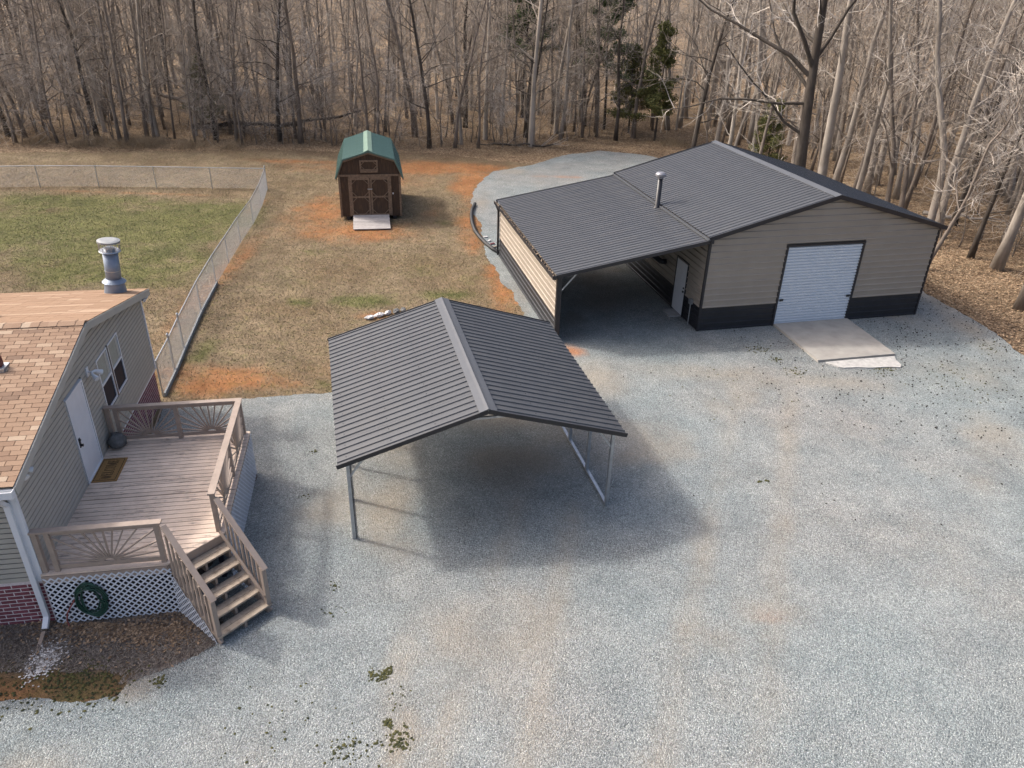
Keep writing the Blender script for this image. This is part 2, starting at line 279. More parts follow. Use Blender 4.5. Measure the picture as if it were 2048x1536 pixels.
def gravcol(x, y):
    c = np.zeros((len(x), 3)); n = .45 + 1.1 * fbm(x * .9, y * .9, 21)
    d = 0
    for cx, cy, rx, ry, s in [(-2.9, 14.6, .7, 1.6, .95), (-2.4, 13.2, .9, .9, .5), (-3, 17.5, .8, 2, .7), (-1.9, 10, .45, 2.2, .5), (-1.7, 8.4, .3, 1, .7), (2.6, 21.6, 1.4, 1.6, .65), (6.2, 22.3, 3.2, .9, .55), (10, 21.8, 4.5, .8, .5), (15, 22.5, 3, 2, .45), (4, 18.3, .8, .5, .5), (5.4, 11.6, 1, .6, .5), (17.2, 27, .8, 4, .6), (4.2, 10.8, 1.2, .5, .35), (-6.6, 9.3, .5, .4, .7), (0, 50, 2, 1.5, .5), (-2, 43, .6, 4, .5)]:
        d = np.maximum(d, s * blob(x, y, cx, cy, rx, ry))
    tr_ = 0
    for (xa, ya), (xb, yb) in (((1.2, 4), (7.6, 22.5)), ((2.9, 4), (9.3, 22.5)), ((-1.6, 5), (.2, 15)), ((-.1, 5), (1.6, 15))):
        t_ = np.clip(((x - xa) * (xb - xa) + (y - ya) * (yb - ya)) / ((xb - xa) ** 2 + (yb - ya) ** 2), 0, 1); tr_ = np.maximum(tr_, np.exp(-((x - xa - t_ * (xb - xa)) ** 2 + (y - ya - t_ * (yb - ya)) ** 2) / .16))
    d = np.maximum(d, .42 * tr_); d = np.maximum(d, .5 * sstep(.52, .76, fbm(x * .28 + 3, y * .28, 51)))
    c[:, 0] = np.clip(sstep(.12, .85, d * n) * .95, 0, 1)
    o = 0
    for cx, cy, rx, ry, s in [(1.95, 23.6, .5, .45, 1), (5.3, 11.4, .5, .25, .4), (-2.6, 15.2, .4, .5, .35), (2.5, 49, 3, .5, .5)]: o = np.maximum(o, s * blob(x, y, cx, cy, rx, ry))
    c[:, 1] = np.clip(sstep(.25, .8, o * n), 0, 1) * .8
    k = 0
    for cx, cy, rx, ry, s in [(.1, 16.6, 1.6, 1.5, .85), (-.6, 18.6, 1.6, 1.2, .6), (3.5, 29, 2.2, 3.5, .8), (2.2, 26, .8, 1.5, .9), (-6.3, 9.7, .8, .15, .6), (.3, 28.5, .4, 4, .6), (2.4, 16.5, .25, 2.4, .5)]: k = np.maximum(k, s * blob(x, y, cx, cy, rx, ry))
    c[:, 2] = np.clip(sstep(.15, .9, k * n), 0, 1) * .55
    return c
patch('gravel_yard', GRAV, 0, .28, gravcol, gravm)
SOIL = jag([(-14, 11.4), (-14, 8.3), (-8.75, 8.7), (-7.1, 8.85), (-6.6, 9.5), (-5.6, 10.15), (-5.3, 10.6), (-6.2, 11.6), (-6.3, 16.2), (-10, 17)], .15, .1, 14)
def soilcol(x, y):
    k = fbm(x * 3, y * 3, 3); c = np.outer(1 - k, (.1, .08, .07)) + np.outer(k, (.18, .145, .125))
    q = sstep(9.95, 9.55, y + (fbm(x * 2, y * 2, 7) - .5) * .7)[:, None] * (1 - sstep(-6.9, -6.5, x))[:, None]
    k2 = fbm(x * 4, y * 4, 17); mc = np.outer(1 - k2, (.17, .1, .058)) + np.outer(k2, (.085, .08, .034)); c = c * (1 - q) + mc * q
    o = blob(x, y, -8.7, 9.1, .5, .25)[:, None] * .7; return c * (1 - o) + np.array([[.27, .13, .065]]) * o
patch('garden_soil', SOIL, -.008, .12, soilcol, lawnm)

# ------------------------------------------------------------------ scattered ground stuff
def stones(name, px, py, size, colors, z=0., flat=.55, mtl=vstone, seed=1):
    rr = np.random.RandomState(seed); n = len(px)
    base = np.array([(1, 0, 0), (.25, .9, .1), (-.9, .35, 0), (-.4, -.85, .1), (.5, -.7, -.1), (.1, .05, 1)]); tri = np.array([(0, 1, 5), (1, 2, 5), (2, 3, 5), (3, 4, 5), (4, 0, 5)])
    a = rr.uniform(0, 6.28, n); ca, sa = np.cos(a), np.sin(a); s = np.asarray(size)[:, None] * rr.uniform(.7, 1.3, (n, 3)); s[:, 2] *= flat
    b = base[None] * s[:, None, :] * rr.uniform(.8, 1.2, (n, 6, 3)); v = np.empty_like(b)
    v[..., 0] = b[..., 0] * ca[:, None] - b[..., 1] * sa[:, None] + np.asarray(px)[:, None]; v[..., 1] = b[..., 0] * sa[:, None] + b[..., 1] * ca[:, None] + np.asarray(py)[:, None]; v[..., 2] = b[..., 2] + z + .002
    t = tri[None] + (np.arange(n) * 6)[:, None, None]
    return link(name, np_mesh(name, v, t, np.repeat(colors, 6, 0)), mtl)
rr = np.random.RandomState(5)
px = rr.uniform(-9.5, 12, 210000); py = 6.5 + 17 * rr.beta(1., 2.2, 210000); k = inside(GRAV, px, py) & (np.abs(px) < py * .75 + 1.5); px = px[k]; py = py[k]
def stonecols(x, y, r_):
    v = r_.beta(2.4, 2.2, len(x)); c = np.outer(v ** 1.25, (.46, .48, .472)) + np.array([[.085, .094, .098]]); c *= 1 + (r_.rand(len(x), 3) - .5) * .1
    q = gravcol(x, y); f = (q[:, :1] * .55 + q[:, 1:2] * .6 + q[:, 2:] * .6) * (r_.rand(len(x), 1) < .85); return c * (1 - f) + np.array([[.33, .26, .18]]) * f * (1 - .45 * q[:, 2:])
tag(stones('loose_gravel', px, py, .0055 + .0095 * rr.beta(1.4, 3, len(px)), stonecols(px, py, rr)), 'pale grey loose crushed stone covering the yard', 'gravel', kind='stuff')
n = 900; ang = rr.uniform(0, 6.28, n); px = -8.52 + rr.normal(0, .11, n) + np.linspace(-.1, .15, n); py = 9.85 + rr.normal(0, .2, n)
tag(stones('white_gravel', px, py, rr.uniform(.012, .026, n), np.clip(rr.normal(.52, .12, (n, 1)), .2, .7) * np.array([[1, .96, .92]]), .006), 'white gravel spilled on the soil below the downspout', 'gravel', kind='stuff')
# sweetgum balls strewn in front of the garage
n = 1700; px = np.r_[rr.uniform(8, 19, 1200), rr.uniform(1, 14, 500)]; py = np.r_[rr.uniform(18.5, 30, 1200), rr.uniform(12, 25, 500)]; k = inside(GRAV, px, py) & (rr.rand(n) < np.clip((px - 2) / 14, .06, 1) * np.clip((py - 12) / 10, .05, 1)); px = px[k]; py = py[k]
tag(stones('seed_balls', px, py, rr.uniform(.018, .034, len(px)), np.tile([[.03, .026, .022]], (len(px), 1)), .01, 1.1), 'dark spiky seed balls strewn over the gravel by the garage', 'seed balls', kind='stuff')
# moss and weeds in the gravel
mx, my, mc, ms = [], [], [], []
for cx, cy, r_, n in [(-2.36, 9.72, .12, 40), (-2.14, 9.8, .1, 40), (-2.2, 9.62, .1, 15), (-2.5, 8.2, .35, 60), (-1.75, 8.35, .14, 60), (-1.98, 8.72, .06, 40), (-1.9, 9.2, .3, 14), (-1.85, 8.5, .25, 40), (6.5, 16.2, .06, 22), (6.68, 16.23, .05, 18), (-3.35, 9.24, .4, 8), (-6.2, 9.42, .12, 30), (-4.1, 8.3, .8, 26), (8.6, 24.2, .35, 70), (9, 23.4, .2, 40), (9.4, 22.5, .3, 40), (12.5, 22.95, .45, 110), (12.4, 23.3, .5, 40), (15, 22.3, 1.3, 90), (17, 25, .8, 60), (-3.6, 12, .12, 14), (-3.5, 11.2, .15, 10), (10.2, 25.2, .1, 20), (-5.2, 17, .1, 14), (-5, 15, .1, 8), (7, 21.5, 1.5, 40), (-7.2, 9.3, .5, 160), (-8.0, 9.3, .5, 150), (-9, 9.2, .6, 130), (-7.6, 9.55, .4, 90)]:
    mx += list(rr.normal(cx, r_ * .6, n)); my += list(rr.normal(cy, r_ * .6, n)); t = rr.rand(n, 1); mc += list(t * np.array([[.085, .08, .025]]) + (1 - t) * np.array([[.03, .036, .016]])); ms += list(rr.uniform(.012, .035, n))
tag(stones('moss_tufts', np.array(mx), np.array(my), np.array(ms), np.array(mc), .002, .9), 'small green moss and weed tufts in the gravel', 'moss', kind='stuff')
def leaves(name, px, py, size, cols, zmax=.03, seed=2, z0=0., asp=.55):
    r_ = np.random.RandomState(seed); n = len(px); a = r_.uniform(0, 6.28, n); d = np.c_[np.cos(a), np.sin(a), r_.uniform(-.5, .5, n)]; e = np.c_[-np.sin(a), np.cos(a), r_.uniform(-.5, .5, n)]
    c = np.c_[px, py, z0 + r_.uniform(.004, zmax, n)]; s = np.asarray(size)[:, None]
    v = np.stack([c - d * s, c + e * s * asp, c + d * s, c - e * s * asp], 1); v[..., 2] = np.maximum(v[..., 2], z0 + .003)
    return link(name, np_mesh(name, v, np.arange(4 * n).reshape(-1, 4), np.repeat(cols, 4, 0), 4), vleaf)
def leafcols(n, r_): 
    t = r_.rand(n, 1); return (t * np.array([[.38, .27, .175]]) + (1 - t) * np.array([[.11, .068, .042]])) * r_.uniform(.7, 1.15, (n, 1))
px = np.r_[rr.normal(-7.6, .8, 1500), rr.normal(-6.7, .45, 900), rr.uniform(-10, -6, 250)]; py = np.r_[10.75 - np.abs(rr.normal(0, .22, 1500)), rr.normal(10.7, .3, 900), rr.uniform(9.6, 11, 250)]; k = inside(SOIL, px, py) & (py > 9.5)
px = px[k]; py = py[k]; tag(leaves('deck_leaves', px, py, rr.uniform(.02, .05, len(px)), leafcols(len(px), rr)), 'brown fallen leaves drifted against the white deck lattice', 'leaves', kind='stuff')
n = 16000; px = np.r_[rr.uniform(-9.8, -5.5, n)]; py = rr.uniform(9.35, 11.2, n); k = inside(SOIL, px, py) & (py + .25 * (fbm(px * 3, py * 3, 2) - .5) + np.where(px > -6.9, 1, 0) > 9.6); px = px[k]; py = py[k]
t = rr.rand(len(px), 1); tag(leaves('mulch_straw', px, py, rr.uniform(.02, .06, len(px)), t * np.array([[.24, .21, .18]]) + (1 - t) * np.array([[.085, .068, .06]]), .02, 4, 0., .16), 'grey pine straw mulch over the soil below the deck', 'mulch', kind='stuff')
n = 100000; px = np.r_[rr.uniform(17, 34, 72000), rr.uniform(-40, 16, 28000)]; py = np.r_[22 + 24 * rr.beta(1, 1.7, 72000), 53 + np.abs(rr.normal(0, 5, 28000))]; k = ~inside(GRAV, px, py) & ~(inside(LAWN, px, py) & (py < 51)); px = px[k]; py = py[k]
tag(leaves('forest_leaves', px, py, rr.uniform(.025, .055, len(px)), leafcols(len(px), rr) * np.array([[1.15, 1.15, 1.12]]) * (.6 + .8 * fbm(px * .5, py * .5, 44))[:, None], .06, 7), 'tan and brown fallen leaves on the woodland floor', 'leaves', kind='stuff')
# grass
n = 330000; px = rr.uniform(-36, 3, n); py = 19 + 37 * rr.beta(1.1, 1.6, n); k = inside(LAWN, px, py) & ~inside(GRAV, px, py) & (np.abs(px) < py * .8); px = px[k]; py = py[k]; n = len(px)
cl = clayf(px, py); k = rr.rand(n) > cl * .85; px = px[k]; py = py[k]; n = len(px); gq = greenf(px, py)[:, None]; t = rr.rand(n, 1)
isg = (rr.rand(n, 1) < gq * .85 + .04); cols = np.where(isg, t * np.array([[.2, .2, .065]]) + (1 - t) * np.array([[.045, .058, .018]]), t * np.array([[.36, .29, .19]]) + (1 - t) * np.array([[.1, .075, .045]]))
a = rr.uniform(0, 6.28, n); hh = rr.uniform(.02, .055, n); wd = rr.uniform(.008, .016, n); ln = rr.normal(0, .04, (n, 2))
v = np.empty((n, 3, 3)); v[:, 0] = np.c_[px - np.cos(a) * wd, py - np.sin(a) * wd, np.full(n, -.016)]; v[:, 1] = np.c_[px + np.cos(a) * wd, py + np.sin(a) * wd, np.full(n, -.016)]; v[:, 2] = np.c_[px + ln[:, 0], py + ln[:, 1], hh - .016]
tag(link('grass', np_mesh('grass', v, np.arange(3 * n).reshape(-1, 3), np.repeat(cols, 3, 0)), vgrass), 'short dormant tan and green lawn grass', 'grass', kind='stuff')
# rough dead grass along the woodland edge
n = 14000; cx = rr.choice([-26.2, -27.6, -30.3, -34, -23.2, -37.5, -20.4, 12], n, p=[.24, .2, .16, .12, .1, .06, .06, .06]); px = cx + rr.normal(0, .75, n); py = 55.1 + rr.normal(0, .7, n) + np.where(cx > 0, 6, 0); t = rr.rand(n, 1)
hh = rr.uniform(.1, .62, n) * np.exp(-((px - cx) / .9) ** 2) + .06; a = rr.uniform(0, 6.28, n); ln = rr.normal(0, .42, (n, 2)); wd = .011
v = np.empty((n, 3, 3)); v[:, 0] = np.c_[px - np.cos(a) * wd, py - np.sin(a) * wd, np.full(n, -.03)]; v[:, 1] = np.c_[px + np.cos(a) * wd, py + np.sin(a) * wd, np.full(n, -.03)]; v[:, 2] = np.c_[px + ln[:, 0], py + ln[:, 1], hh]
tag(link('dead_grass', np_mesh('dead_grass', v, np.arange(3 * n).reshape(-1, 3), np.repeat(t * np.array([[.46, .36, .23]]) + (1 - t) * np.array([[.2, .135, .08]]), 3, 0)), vgrass), 'tall tan dead grass heaped along the edge of the woods', 'dead grass', kind='stuff')

# ------------------------------------------------------------------ sheet-metal pieces
def rib_profile(width, n, rh=.02, rw=.045, flange=True):
    sp = width / n; pts = [(0, 0)]
    for i in range(n):
        c_ = (i + .5) * sp; pts += [(c_ - rw / 2, 0), (c_ - rw / 4, rh), (c_ + rw / 4, rh), (c_ + rw / 2, 0)]
    return pts + [(width, 0)]
def roof_slope(parent, p_low, p_high, run0, run1, axis, npan, ribs, mtl, rh=.02, name='roof_panel'):
    """panels side by side along axis (unit vector) from run0 to run1; each goes from p_low to p_high (points at run = 0)"""
    p_low = np.asarray(p_low, float); p_high = np.asarray(p_high, float); axis = np.asarray(axis, float); L = p_high - p_low; ln = np.linalg.norm(L); L = L / ln
    N = np.cross(axis, L); N = N if N[2] > 0 else -N; wdt = (run1 - run0) / npan; me = None
    for i in range(npan):
        if me is None: me = MB().sheet((0, 0, 0), axis, L, N, rib_profile(wdt - .004, ribs, rh), ln, .005).mesh(name)
        link(name, me, mtl, parent, loc=tuple(p_low + axis * (run0 + i * wdt)))
    return N
def courses(parent, name, mtl, P, A, N, x0, x1, z0, z1, h_, prof, holes=(), lim=None, sub=.0):
    """horizontal wall courses; P origin, A along the wall, N out; holes (xa,xb,za,zb); lim(z)->(xl,xr)"""
    P, A, N = [np.asarray(q, float) for q in (P, A, N)]; Z = V3(0, 0, 1); z = z0
    while z < z1 - .02:
        zt = min(z + h_, z1); zm = (z + zt) / 2; iv = [(x0, x1)]
        for xa, xb, za, zb in holes:
            if za < zm < zb:
                iv = [q for s_, e_ in iv for q in ((s_, min(e_, xa)), (max(s_, xb), e_)) if q[1] - q[0] > .03]
        for s_, e_ in iv:
            loop = [(z + (zt - z) * t, d) for t, d in prof] + [(zt, -.028), (z, -.028)]; lft, rgt = [], []
            for zz, d in loop:
                l_, r_ = (s_, e_)
                if lim: ll, lr = lim(zz); l_ = min(max(l_, ll), lr); r_ = max(min(r_, lr), ll)
                lft.append(P + A * l_ + Z * zz + N * d); rgt.append(P + A * r_ + Z * zz + N * d)
            k = len(loop)
            if max(np.linalg.norm(rgt[i] - lft[i]) for i in range(k)) < .05: continue
            MB().add(lft + rgt, [tuple(range(k))[::-1], tuple(range(k, 2 * k))] + [(i, (i + 1) % k, k + (i + 1) % k, k + i) for i in range(k)]).obj(name, mtl, parent)
        z = zt
RIB = [(0, .004), (.05, .04), (.2, .04), (.3, .004), (1, .004)]

# ------------------------------------------------------------------ garage with lean-to
G = empty('garage', (6.732, 25.592, 0), R(13.838), 'tan metal garage with charcoal gable roof, lean-to and white roll-up door', 'garage')
GW, GD, GH, GR, GL, GO = 9.25, 9.32, 3.58, 4.84, 5.42, 2.53; ov = .16; wz = .9
sl = (GR - GH) / (GW / 2)
MB().box(.06, GW - .06, .06, GD - .06, .0, GH - .05).obj('inner_wall', tanm, G)
dr = (3.085, 6.118)
glim = lambda z: ((max(0, (z - GH) / sl), GW - max(0, (z - GH) / sl)))
F = ((0, 0, 0), (1, 0, 0), (0, -1, 0))
courses(G, 'wall_panel', blackm, *F, .05, GW - .05, 0.02, wz, .22, RIB, [(dr[0] - .08, dr[1] + .08, -1, 3.1)])
courses(G, 'wall_panel', tanm, *F, .05, GW - .05, wz, GR - .08, .228, RIB, [(dr[0] - .08, dr[1] + .08, -1, 3.1)], glim)
Bk = ((0, GD, 0), (1, 0, 0), (0, 1, 0)); courses(G, 'wall_panel', tanm, *Bk, .05, GW - .05, .02, GR - .08, .456, RIB, (), glim)
MB().prism([(.2, .06, GH - .06), (GW - .2, .06, GH - .06), (GW / 2, .06, GR - .12)], (0, GD - .12, 0)).obj('gable_core', tanm, G)
Lw = ((0, 0, 0), (0, 1, 0), (-1, 0, 0)); dh = (1.337 - .05, 2.254 + .05, -1, 2.12)
courses(G, 'wall_panel', blackm, *Lw, .05, GD - .05, .02, wz, .22, RIB, [dh]); courses(G, 'wall_panel', tanm, *Lw, .05, GD - .05, wz, GH - .1, .228, RIB, [dh])
Rw = ((GW, 0, 0), (0, 1, 0), (1, 0, 0)); courses(G, 'wall_panel', blackm, *Rw, .05, GD - .05, .02, wz, .22, RIB); courses(G, 'wall_panel', tanm, *Rw, .05, GD - .05, wz, GH, .228, RIB)
for x, y in ((0, 0), (GW, 0), (0, GD), (GW, GD)):
    MB().box(x - .035, x + .05 if x == 0 else x + .035, y - .035, y + .05, 0.0, GH - .02).obj('corner_trim', trimm, G)
# lean-to: outer wall on both faces, posts, beams
for nx in (-1, 1):
    Lo = ((-GL + (.02 if nx > 0 else -.0), 0, 0), (0, 1, 0), (nx, 0, 0))
    courses(G, 'lean_to_panel', blackm, *Lo, .04, GD - .04, .02, wz, .22, RIB); courses(G, 'lean_to_panel', tanm, *Lo, .04, GD - .04, wz, GO - .08, .228, RIB)
for y in (0, 1.55, 3.1, 4.65, 6.2, 7.75, GD):
    MB().box(-GL + .045, -GL + .11, y - .03, y + .03, 0, GO - .06).obj('lean_to_post', galv, G)
    MB().bar((-GL + .05, y, GO - .1), (-.03, y, GH - .22), .06, .06).obj('rafter', galv, G)
    MB().bar((-GL + .1, y, GO - .62), (-GL + .62, y, GO - .03), .045, .045).obj('brace', galv, G)
MB().box(-GL - .04, -GL + .12, -.05, -.036, 0, GO - .06).obj('corner_trim', trimm, G); MB().box(-GL - .05, -GL - .036, -.05, .08, 0, GO - .06).obj('corner_trim', trimm, G)
# roofs
nl = roof_slope(G, (-.12, 0, GH - .12 * sl + .03), (GW / 2, 0, GR + .03), -ov, GD + ov, (0, 1, 0), 11, 4, roofm)
nr = roof_slope(G, (GW + .14, 0, GH - .14 * sl + .03), (GW / 2, 0, GR + .03), -ov, GD + ov, (0, 1, 0), 11, 4, roofm)
roof_slope(G, (-GL - .12, 0, GO + .0), (-.02, 0, GH - .09), -ov, GD + ov, (0, 1, 0), 11, 4, roofm, name='lean_to_roof_panel')
MB().prism([(GW / 2 - .2, -ov - .02, GR + .06 - .2 * sl), (GW / 2, -ov - .02, GR + .075), (GW / 2 + .2, -ov - .02, GR + .06 - .2 * sl), (GW / 2 + .2, -ov - .02, GR + .035 - .2 * sl), (GW / 2 - .2, -ov - .02, GR + .035 - .2 * sl)], (0, GD + 2 * ov + .04, 0)).obj('ridge_cap', ridgem, G)
for y in (-ov - .015, GD + ov + .015):
    MB().bar((-.14, y, GH - .14 * sl - .02), (GW / 2, y, GR - .01), .025, .15).obj('gable_trim', trimm, G); MB().bar((GW / 2, y, GR - .012), (GW + .16, y, GH - .16 * sl - .022), .03, .15).obj('gable_trim', trimm, G)
    MB().bar((-GL - .13, y, GO - .04), (-.13, y, GH - .15), .024, .12).obj('lean_to_trim', trimm, G)
MB().bar((GW + .15, -ov, GH - .14 * sl - .03), (GW + .15, GD + ov, GH - .14 * sl - .03), .02, .12).obj('eave_trim', trimm, G)
MB().box(-.2, -.1, -ov - .03, GD + ov + .03, GH - .1, GH - .045).obj('transition_flashing', ridgem, G)
MB().box(-.1, .02, -ov - .06, -ov + .04, GH - .2, GH - .01).obj('end_cap', trimm, G)
gu = MB(); x = -GL - .13
gu.box(x - .12, x - .105, -ov, GD + ov, GO - .13, GO - .02); gu.box(x - .12, x, -ov, GD + ov, GO - .145, GO - .13); gu.box(x - .015, x, -ov, GD + ov, GO - .13, GO - .03); gu.box(x - .12, x, -ov - .012, -ov, GO - .145, GO - .02); gu.obj('gutter', trimm, G)
ds = MB().bar((x - .06, GD - .02, GO - .14), (-GL - .08, GD - .06, GO - .42), .08, .07).bar((-GL - .08, GD - .06, GO - .4), (-GL - .08, GD - .06, .08), .07, .08).obj('downspout', trimm, G)
# roll-up door
dc = MB(); nsl = 27; hsl = 3.033 / nsl; pts = []
for i in range(nsl): pts += [(i * hsl, 0), (i * hsl + hsl * .1, .04), (i * hsl + hsl * .6, .04), (i * hsl + hsl * .72, .0)]
pts.append((3.033, 0)); dc.sheet((dr[0], .022, .02), (0, 0, 1), (1, 0, 0), (0, -1, 0), pts, dr[1] - dr[0], .01)
D = dc.obj('roll_up_door', rollm, G); MB().box(dr[0], dr[1], -.035, -.004, .0, .05).obj('bottom_bar', galv, D)
for xx in (dr[0] + .12, dr[1] - .12): MB().box(xx - .07, xx + .07, -.06, -.03, .98, 1.06).obj('latch', darkm, D)
for xa, xb in ((dr[0] - .08, dr[0]), (dr[1], dr[1] + .08)): MB().box(xa, xb, -.045, .03, 0, 3.1).obj('door_frame', trimm, G)
MB().box(dr[0] - .08, dr[1] + .08, -.05, .03, 3.053, 3.13).obj('door_frame', trimm, G)
# side door under the lean-to
PD = MB().box(-.03, .03, 1.337, 2.254, .05, 2.08).obj('side_door', whitem, G)
MB().box(-.075, -.03, 1.4, 1.47, .95, 1.02).bar((-.06, 1.44, 1.12), (-.03, 1.44, 1.12), .06, .06).obj('handle', darkm, PD)
fm = MB(); fm.box(-.045, .03, 1.287, 1.337, 0, 2.13); fm.box(-.045, .03, 2.254, 2.304, 0, 2.13); fm.box(-.045, .03, 1.337, 2.254, 2.08, 2.13); fm.obj('door_frame', trimm, G)
sp = MB(); sp.tube([(-.02, 3.25, 1.55), (-.2, 3.28, 1.55), (-.22, 3.3, 1.55)], .1, 14); sp.tube([(-.22, 3.3, 1.55), (-.24, 4.1, 1.55), (-.24, 4.2, 1.62), (-.24, 4.22, 1.75), (-.24, 4.22, 4.62)], .1, 14)
S_ = sp.obj('stove_pipe', darkm, G, True); S_.data.shade_smooth() if hasattr(S_.data, 'shade_smooth') else None
MB().tube([(-.24, 4.22, 3.35), (-.24, 4.22, 3.5)], [.2, .11], 16).obj('pipe_flashing', trimm, S_)
MB().tube([(-.24, 4.22, 4.58), (-.24, 4.22, 4.66), (-.24, 4.22, 4.68), (-.24, 4.22, 4.75)], [.12, .12, .21, .21], 20).tube([(-.24, 4.22, 4.74), (-.24, 4.22, 4.8), (-.24, 4.22, 4.83)], [.215, .15, .02], 20).obj('pipe_cap', mat('bright_cap', (.3, .3, .32), .4, .1, 6, metal=.5), S_)
cp = MB().tube([(-.09, .62, 0), (-.09, .62, .85)], .022, 10).obj('conduit', galv, G); MB().box(-.15, -.03, .55, .7, .83, 1.02).obj('outlet_box', galv, cp)
for (x_, z_) in ((7.9, 3.0), (7.45, 1.95), (7.9, 3.02)): pass
# leaves in the lean-to gutter
rr = np.random.RandomState(77); n = 330; yl = rr.uniform(-.1, GD + .1, n); xl = -GL - .19 + rr.uniform(-.05, .06, n); ca, sa = math.cos(R(13.838)), math.sin(R(13.838))
tag(leaves('gutter_leaves', 6.732 + xl * ca - yl * sa, 25.592 + xl * sa + yl * ca, rr.uniform(.02, .045, n), leafcols(n, rr) * np.array([[1.1, 1.2, 1.3]]), .05, 9, GO - .06), 'tan dry leaves clogging the gutter of the lean-to', 'leaves', kind='stuff')
def gw(x_, y_): return (6.732 + x_ * ca - y_ * sa, 25.592 + x_ * sa + y_ * ca)
o = MB().prism([(3.0, -3.12, 0), (6.0, -3.14, 0), (6.2, -.055, 0), (3.08, -.055, 0)], (0, 0, .085)).obj('concrete_pad', concm); o.location = (6.732, 25.592, 0); o.rotation_euler = (0, 0, R(13.838)); tag(o, kind='structure')
pl = [(3.22, -3.2), (3.45, -3.62), (3.6, -3.7), (4.1, -3.74), (4.5, -3.86), (5.1, -3.9), (5.55, -4.02), (5.72, -3.86), (5.78, -3.5), (5.92, -3.22), (5.2, -3.2), (4.2, -3.18)]
o = MB().prism([(x_, y_, 0) for x_, y_ in pl], (0, 0, .035)).obj('rough_concrete_spill', conc2); o.location = (6.732, 25.592, 0); o.rotation_euler = (0, 0, R(13.838)); tag(o, kind='structure')
o = MB().box(-.5, -.02, 1.38, 2.05, 0, .05).obj('stepping_slab', mat('grey_paver', (.3, .29, .28), .85, .2, 8, bump=.4)); o.location = (6.732, 25.592, 0); o.rotation_euler = (0, 0, R(13.838)); tag(o, 'grey concrete stepping slab at the white side door under the lean-to', 'paver')
# drain pipe on the ground and loose bricks beside it
hp = [(-2.34, 41.76), (-2.43, 40.6), (-2.41, 39.64), (-2.33, 38.6), (-2.2, 37.6), (-2.04, 36.7), (-1.78, 35.8), (-1.42, 34.8), (-1.05, 34.0), (-.78, 33.65)]
hh = np.array(hp); tt = np.linspace(0, len(hp) - 1, 160); hx = np.interp(tt, range(len(hp)), hh[:, 0]); hy = np.interp(tt, range(len(hp)), hh[:, 1]); kx = np.ones(9) / 9
hx[4:-4] = np.convolve(hx, kx, 'valid'); hy[4:-4] = np.convolve(hy, kx, 'valid')
o = MB().tube(np.c_[hx, hy, np.full(160, .09)], .085 + .008 * np.cos(np.arange(160) * math.pi), 12).obj('drain_pipe', pipem); tag(o, 'black corrugated drain pipe curving over the ground from the lean-to downspout', 'drain pipe')
bm_ = MB().box(-.1, .1, -.05, .05, 0, .062).mesh('loose_brick')
for i, (x_, y_, rz, lb, mt) in enumerate([(-1.5, 36.0, .3, 'pale brick lying at the upper end of the row beside the drain pipe', whitestone), (-1.3, 35.4, 1.0, 'pale brick second down the row beside the drain pipe', whitestone), (-1.12, 35.0, .5, 'red brick lying in the row beside the drain pipe', brickm), (-1.0, 34.55, .8, 'tan brick at the lower end of the row beside the drain pipe', tanm)]):
    o = link('loose_brick', bm_.copy(), mt, None, (x_, y_, .0), (0, 0, rz)); tag(o, lb, 'brick', 'loose bricks beside the drain pipe')
# white landscaping stones behind the carport
def rock_mesh(s, seed, k=10):
    r_ = np.random.RandomState(seed); v = []; f = []
    for i in range(5):
        ph = -math.pi / 2 + math.pi * (i + .5) / 5
        for j in range(k): an = j * 2 * math.pi / k; q = 1 + r_.uniform(-.18, .18); v.append((s[0] * math.cos(an) * math.cos(ph) * q, s[1] * math.sin(an) * math.cos(ph) * q, s[2] * (1 + math.sin(ph)) * q * .5))
    for i in range(4):
        for j in range(k): f.append((i * k + j, i * k + (j + 1) % k, (i + 1) * k + (j + 1) % k, (i + 1) * k + j))
    f += [tuple(range(k))[::-1], tuple(4 * k + j for j in range(k))]; return MB().add(v, f)
for i, (x_, y_, s_, lb, mt) in enumerate([(-5.35, 25.85, .2, 'white flat stone at the end of the stone row behind the carport', whitestone), (-5.02, 26.1, .22, 'white flat stone in the middle of the row behind the carport', whitestone), (-4.74, 26.33, .18, 'small white stone beside the grey stones behind the carport', whitestone), (-4.45, 26.5, .2, 'rough grey stone in the row behind the carport', rockm), (-4.2, 26.65, .17, 'small dark grey stone at the end of the row behind the carport', rockm)]):
    o = rock_mesh((s_, s_ * .6, .14), i).obj('stone', mt); o.location = (x_, y_, -.016); o.rotation_euler = (0, 0, .5 + .3 * i); tag(o, lb, 'stone', 'stones behind the carport')

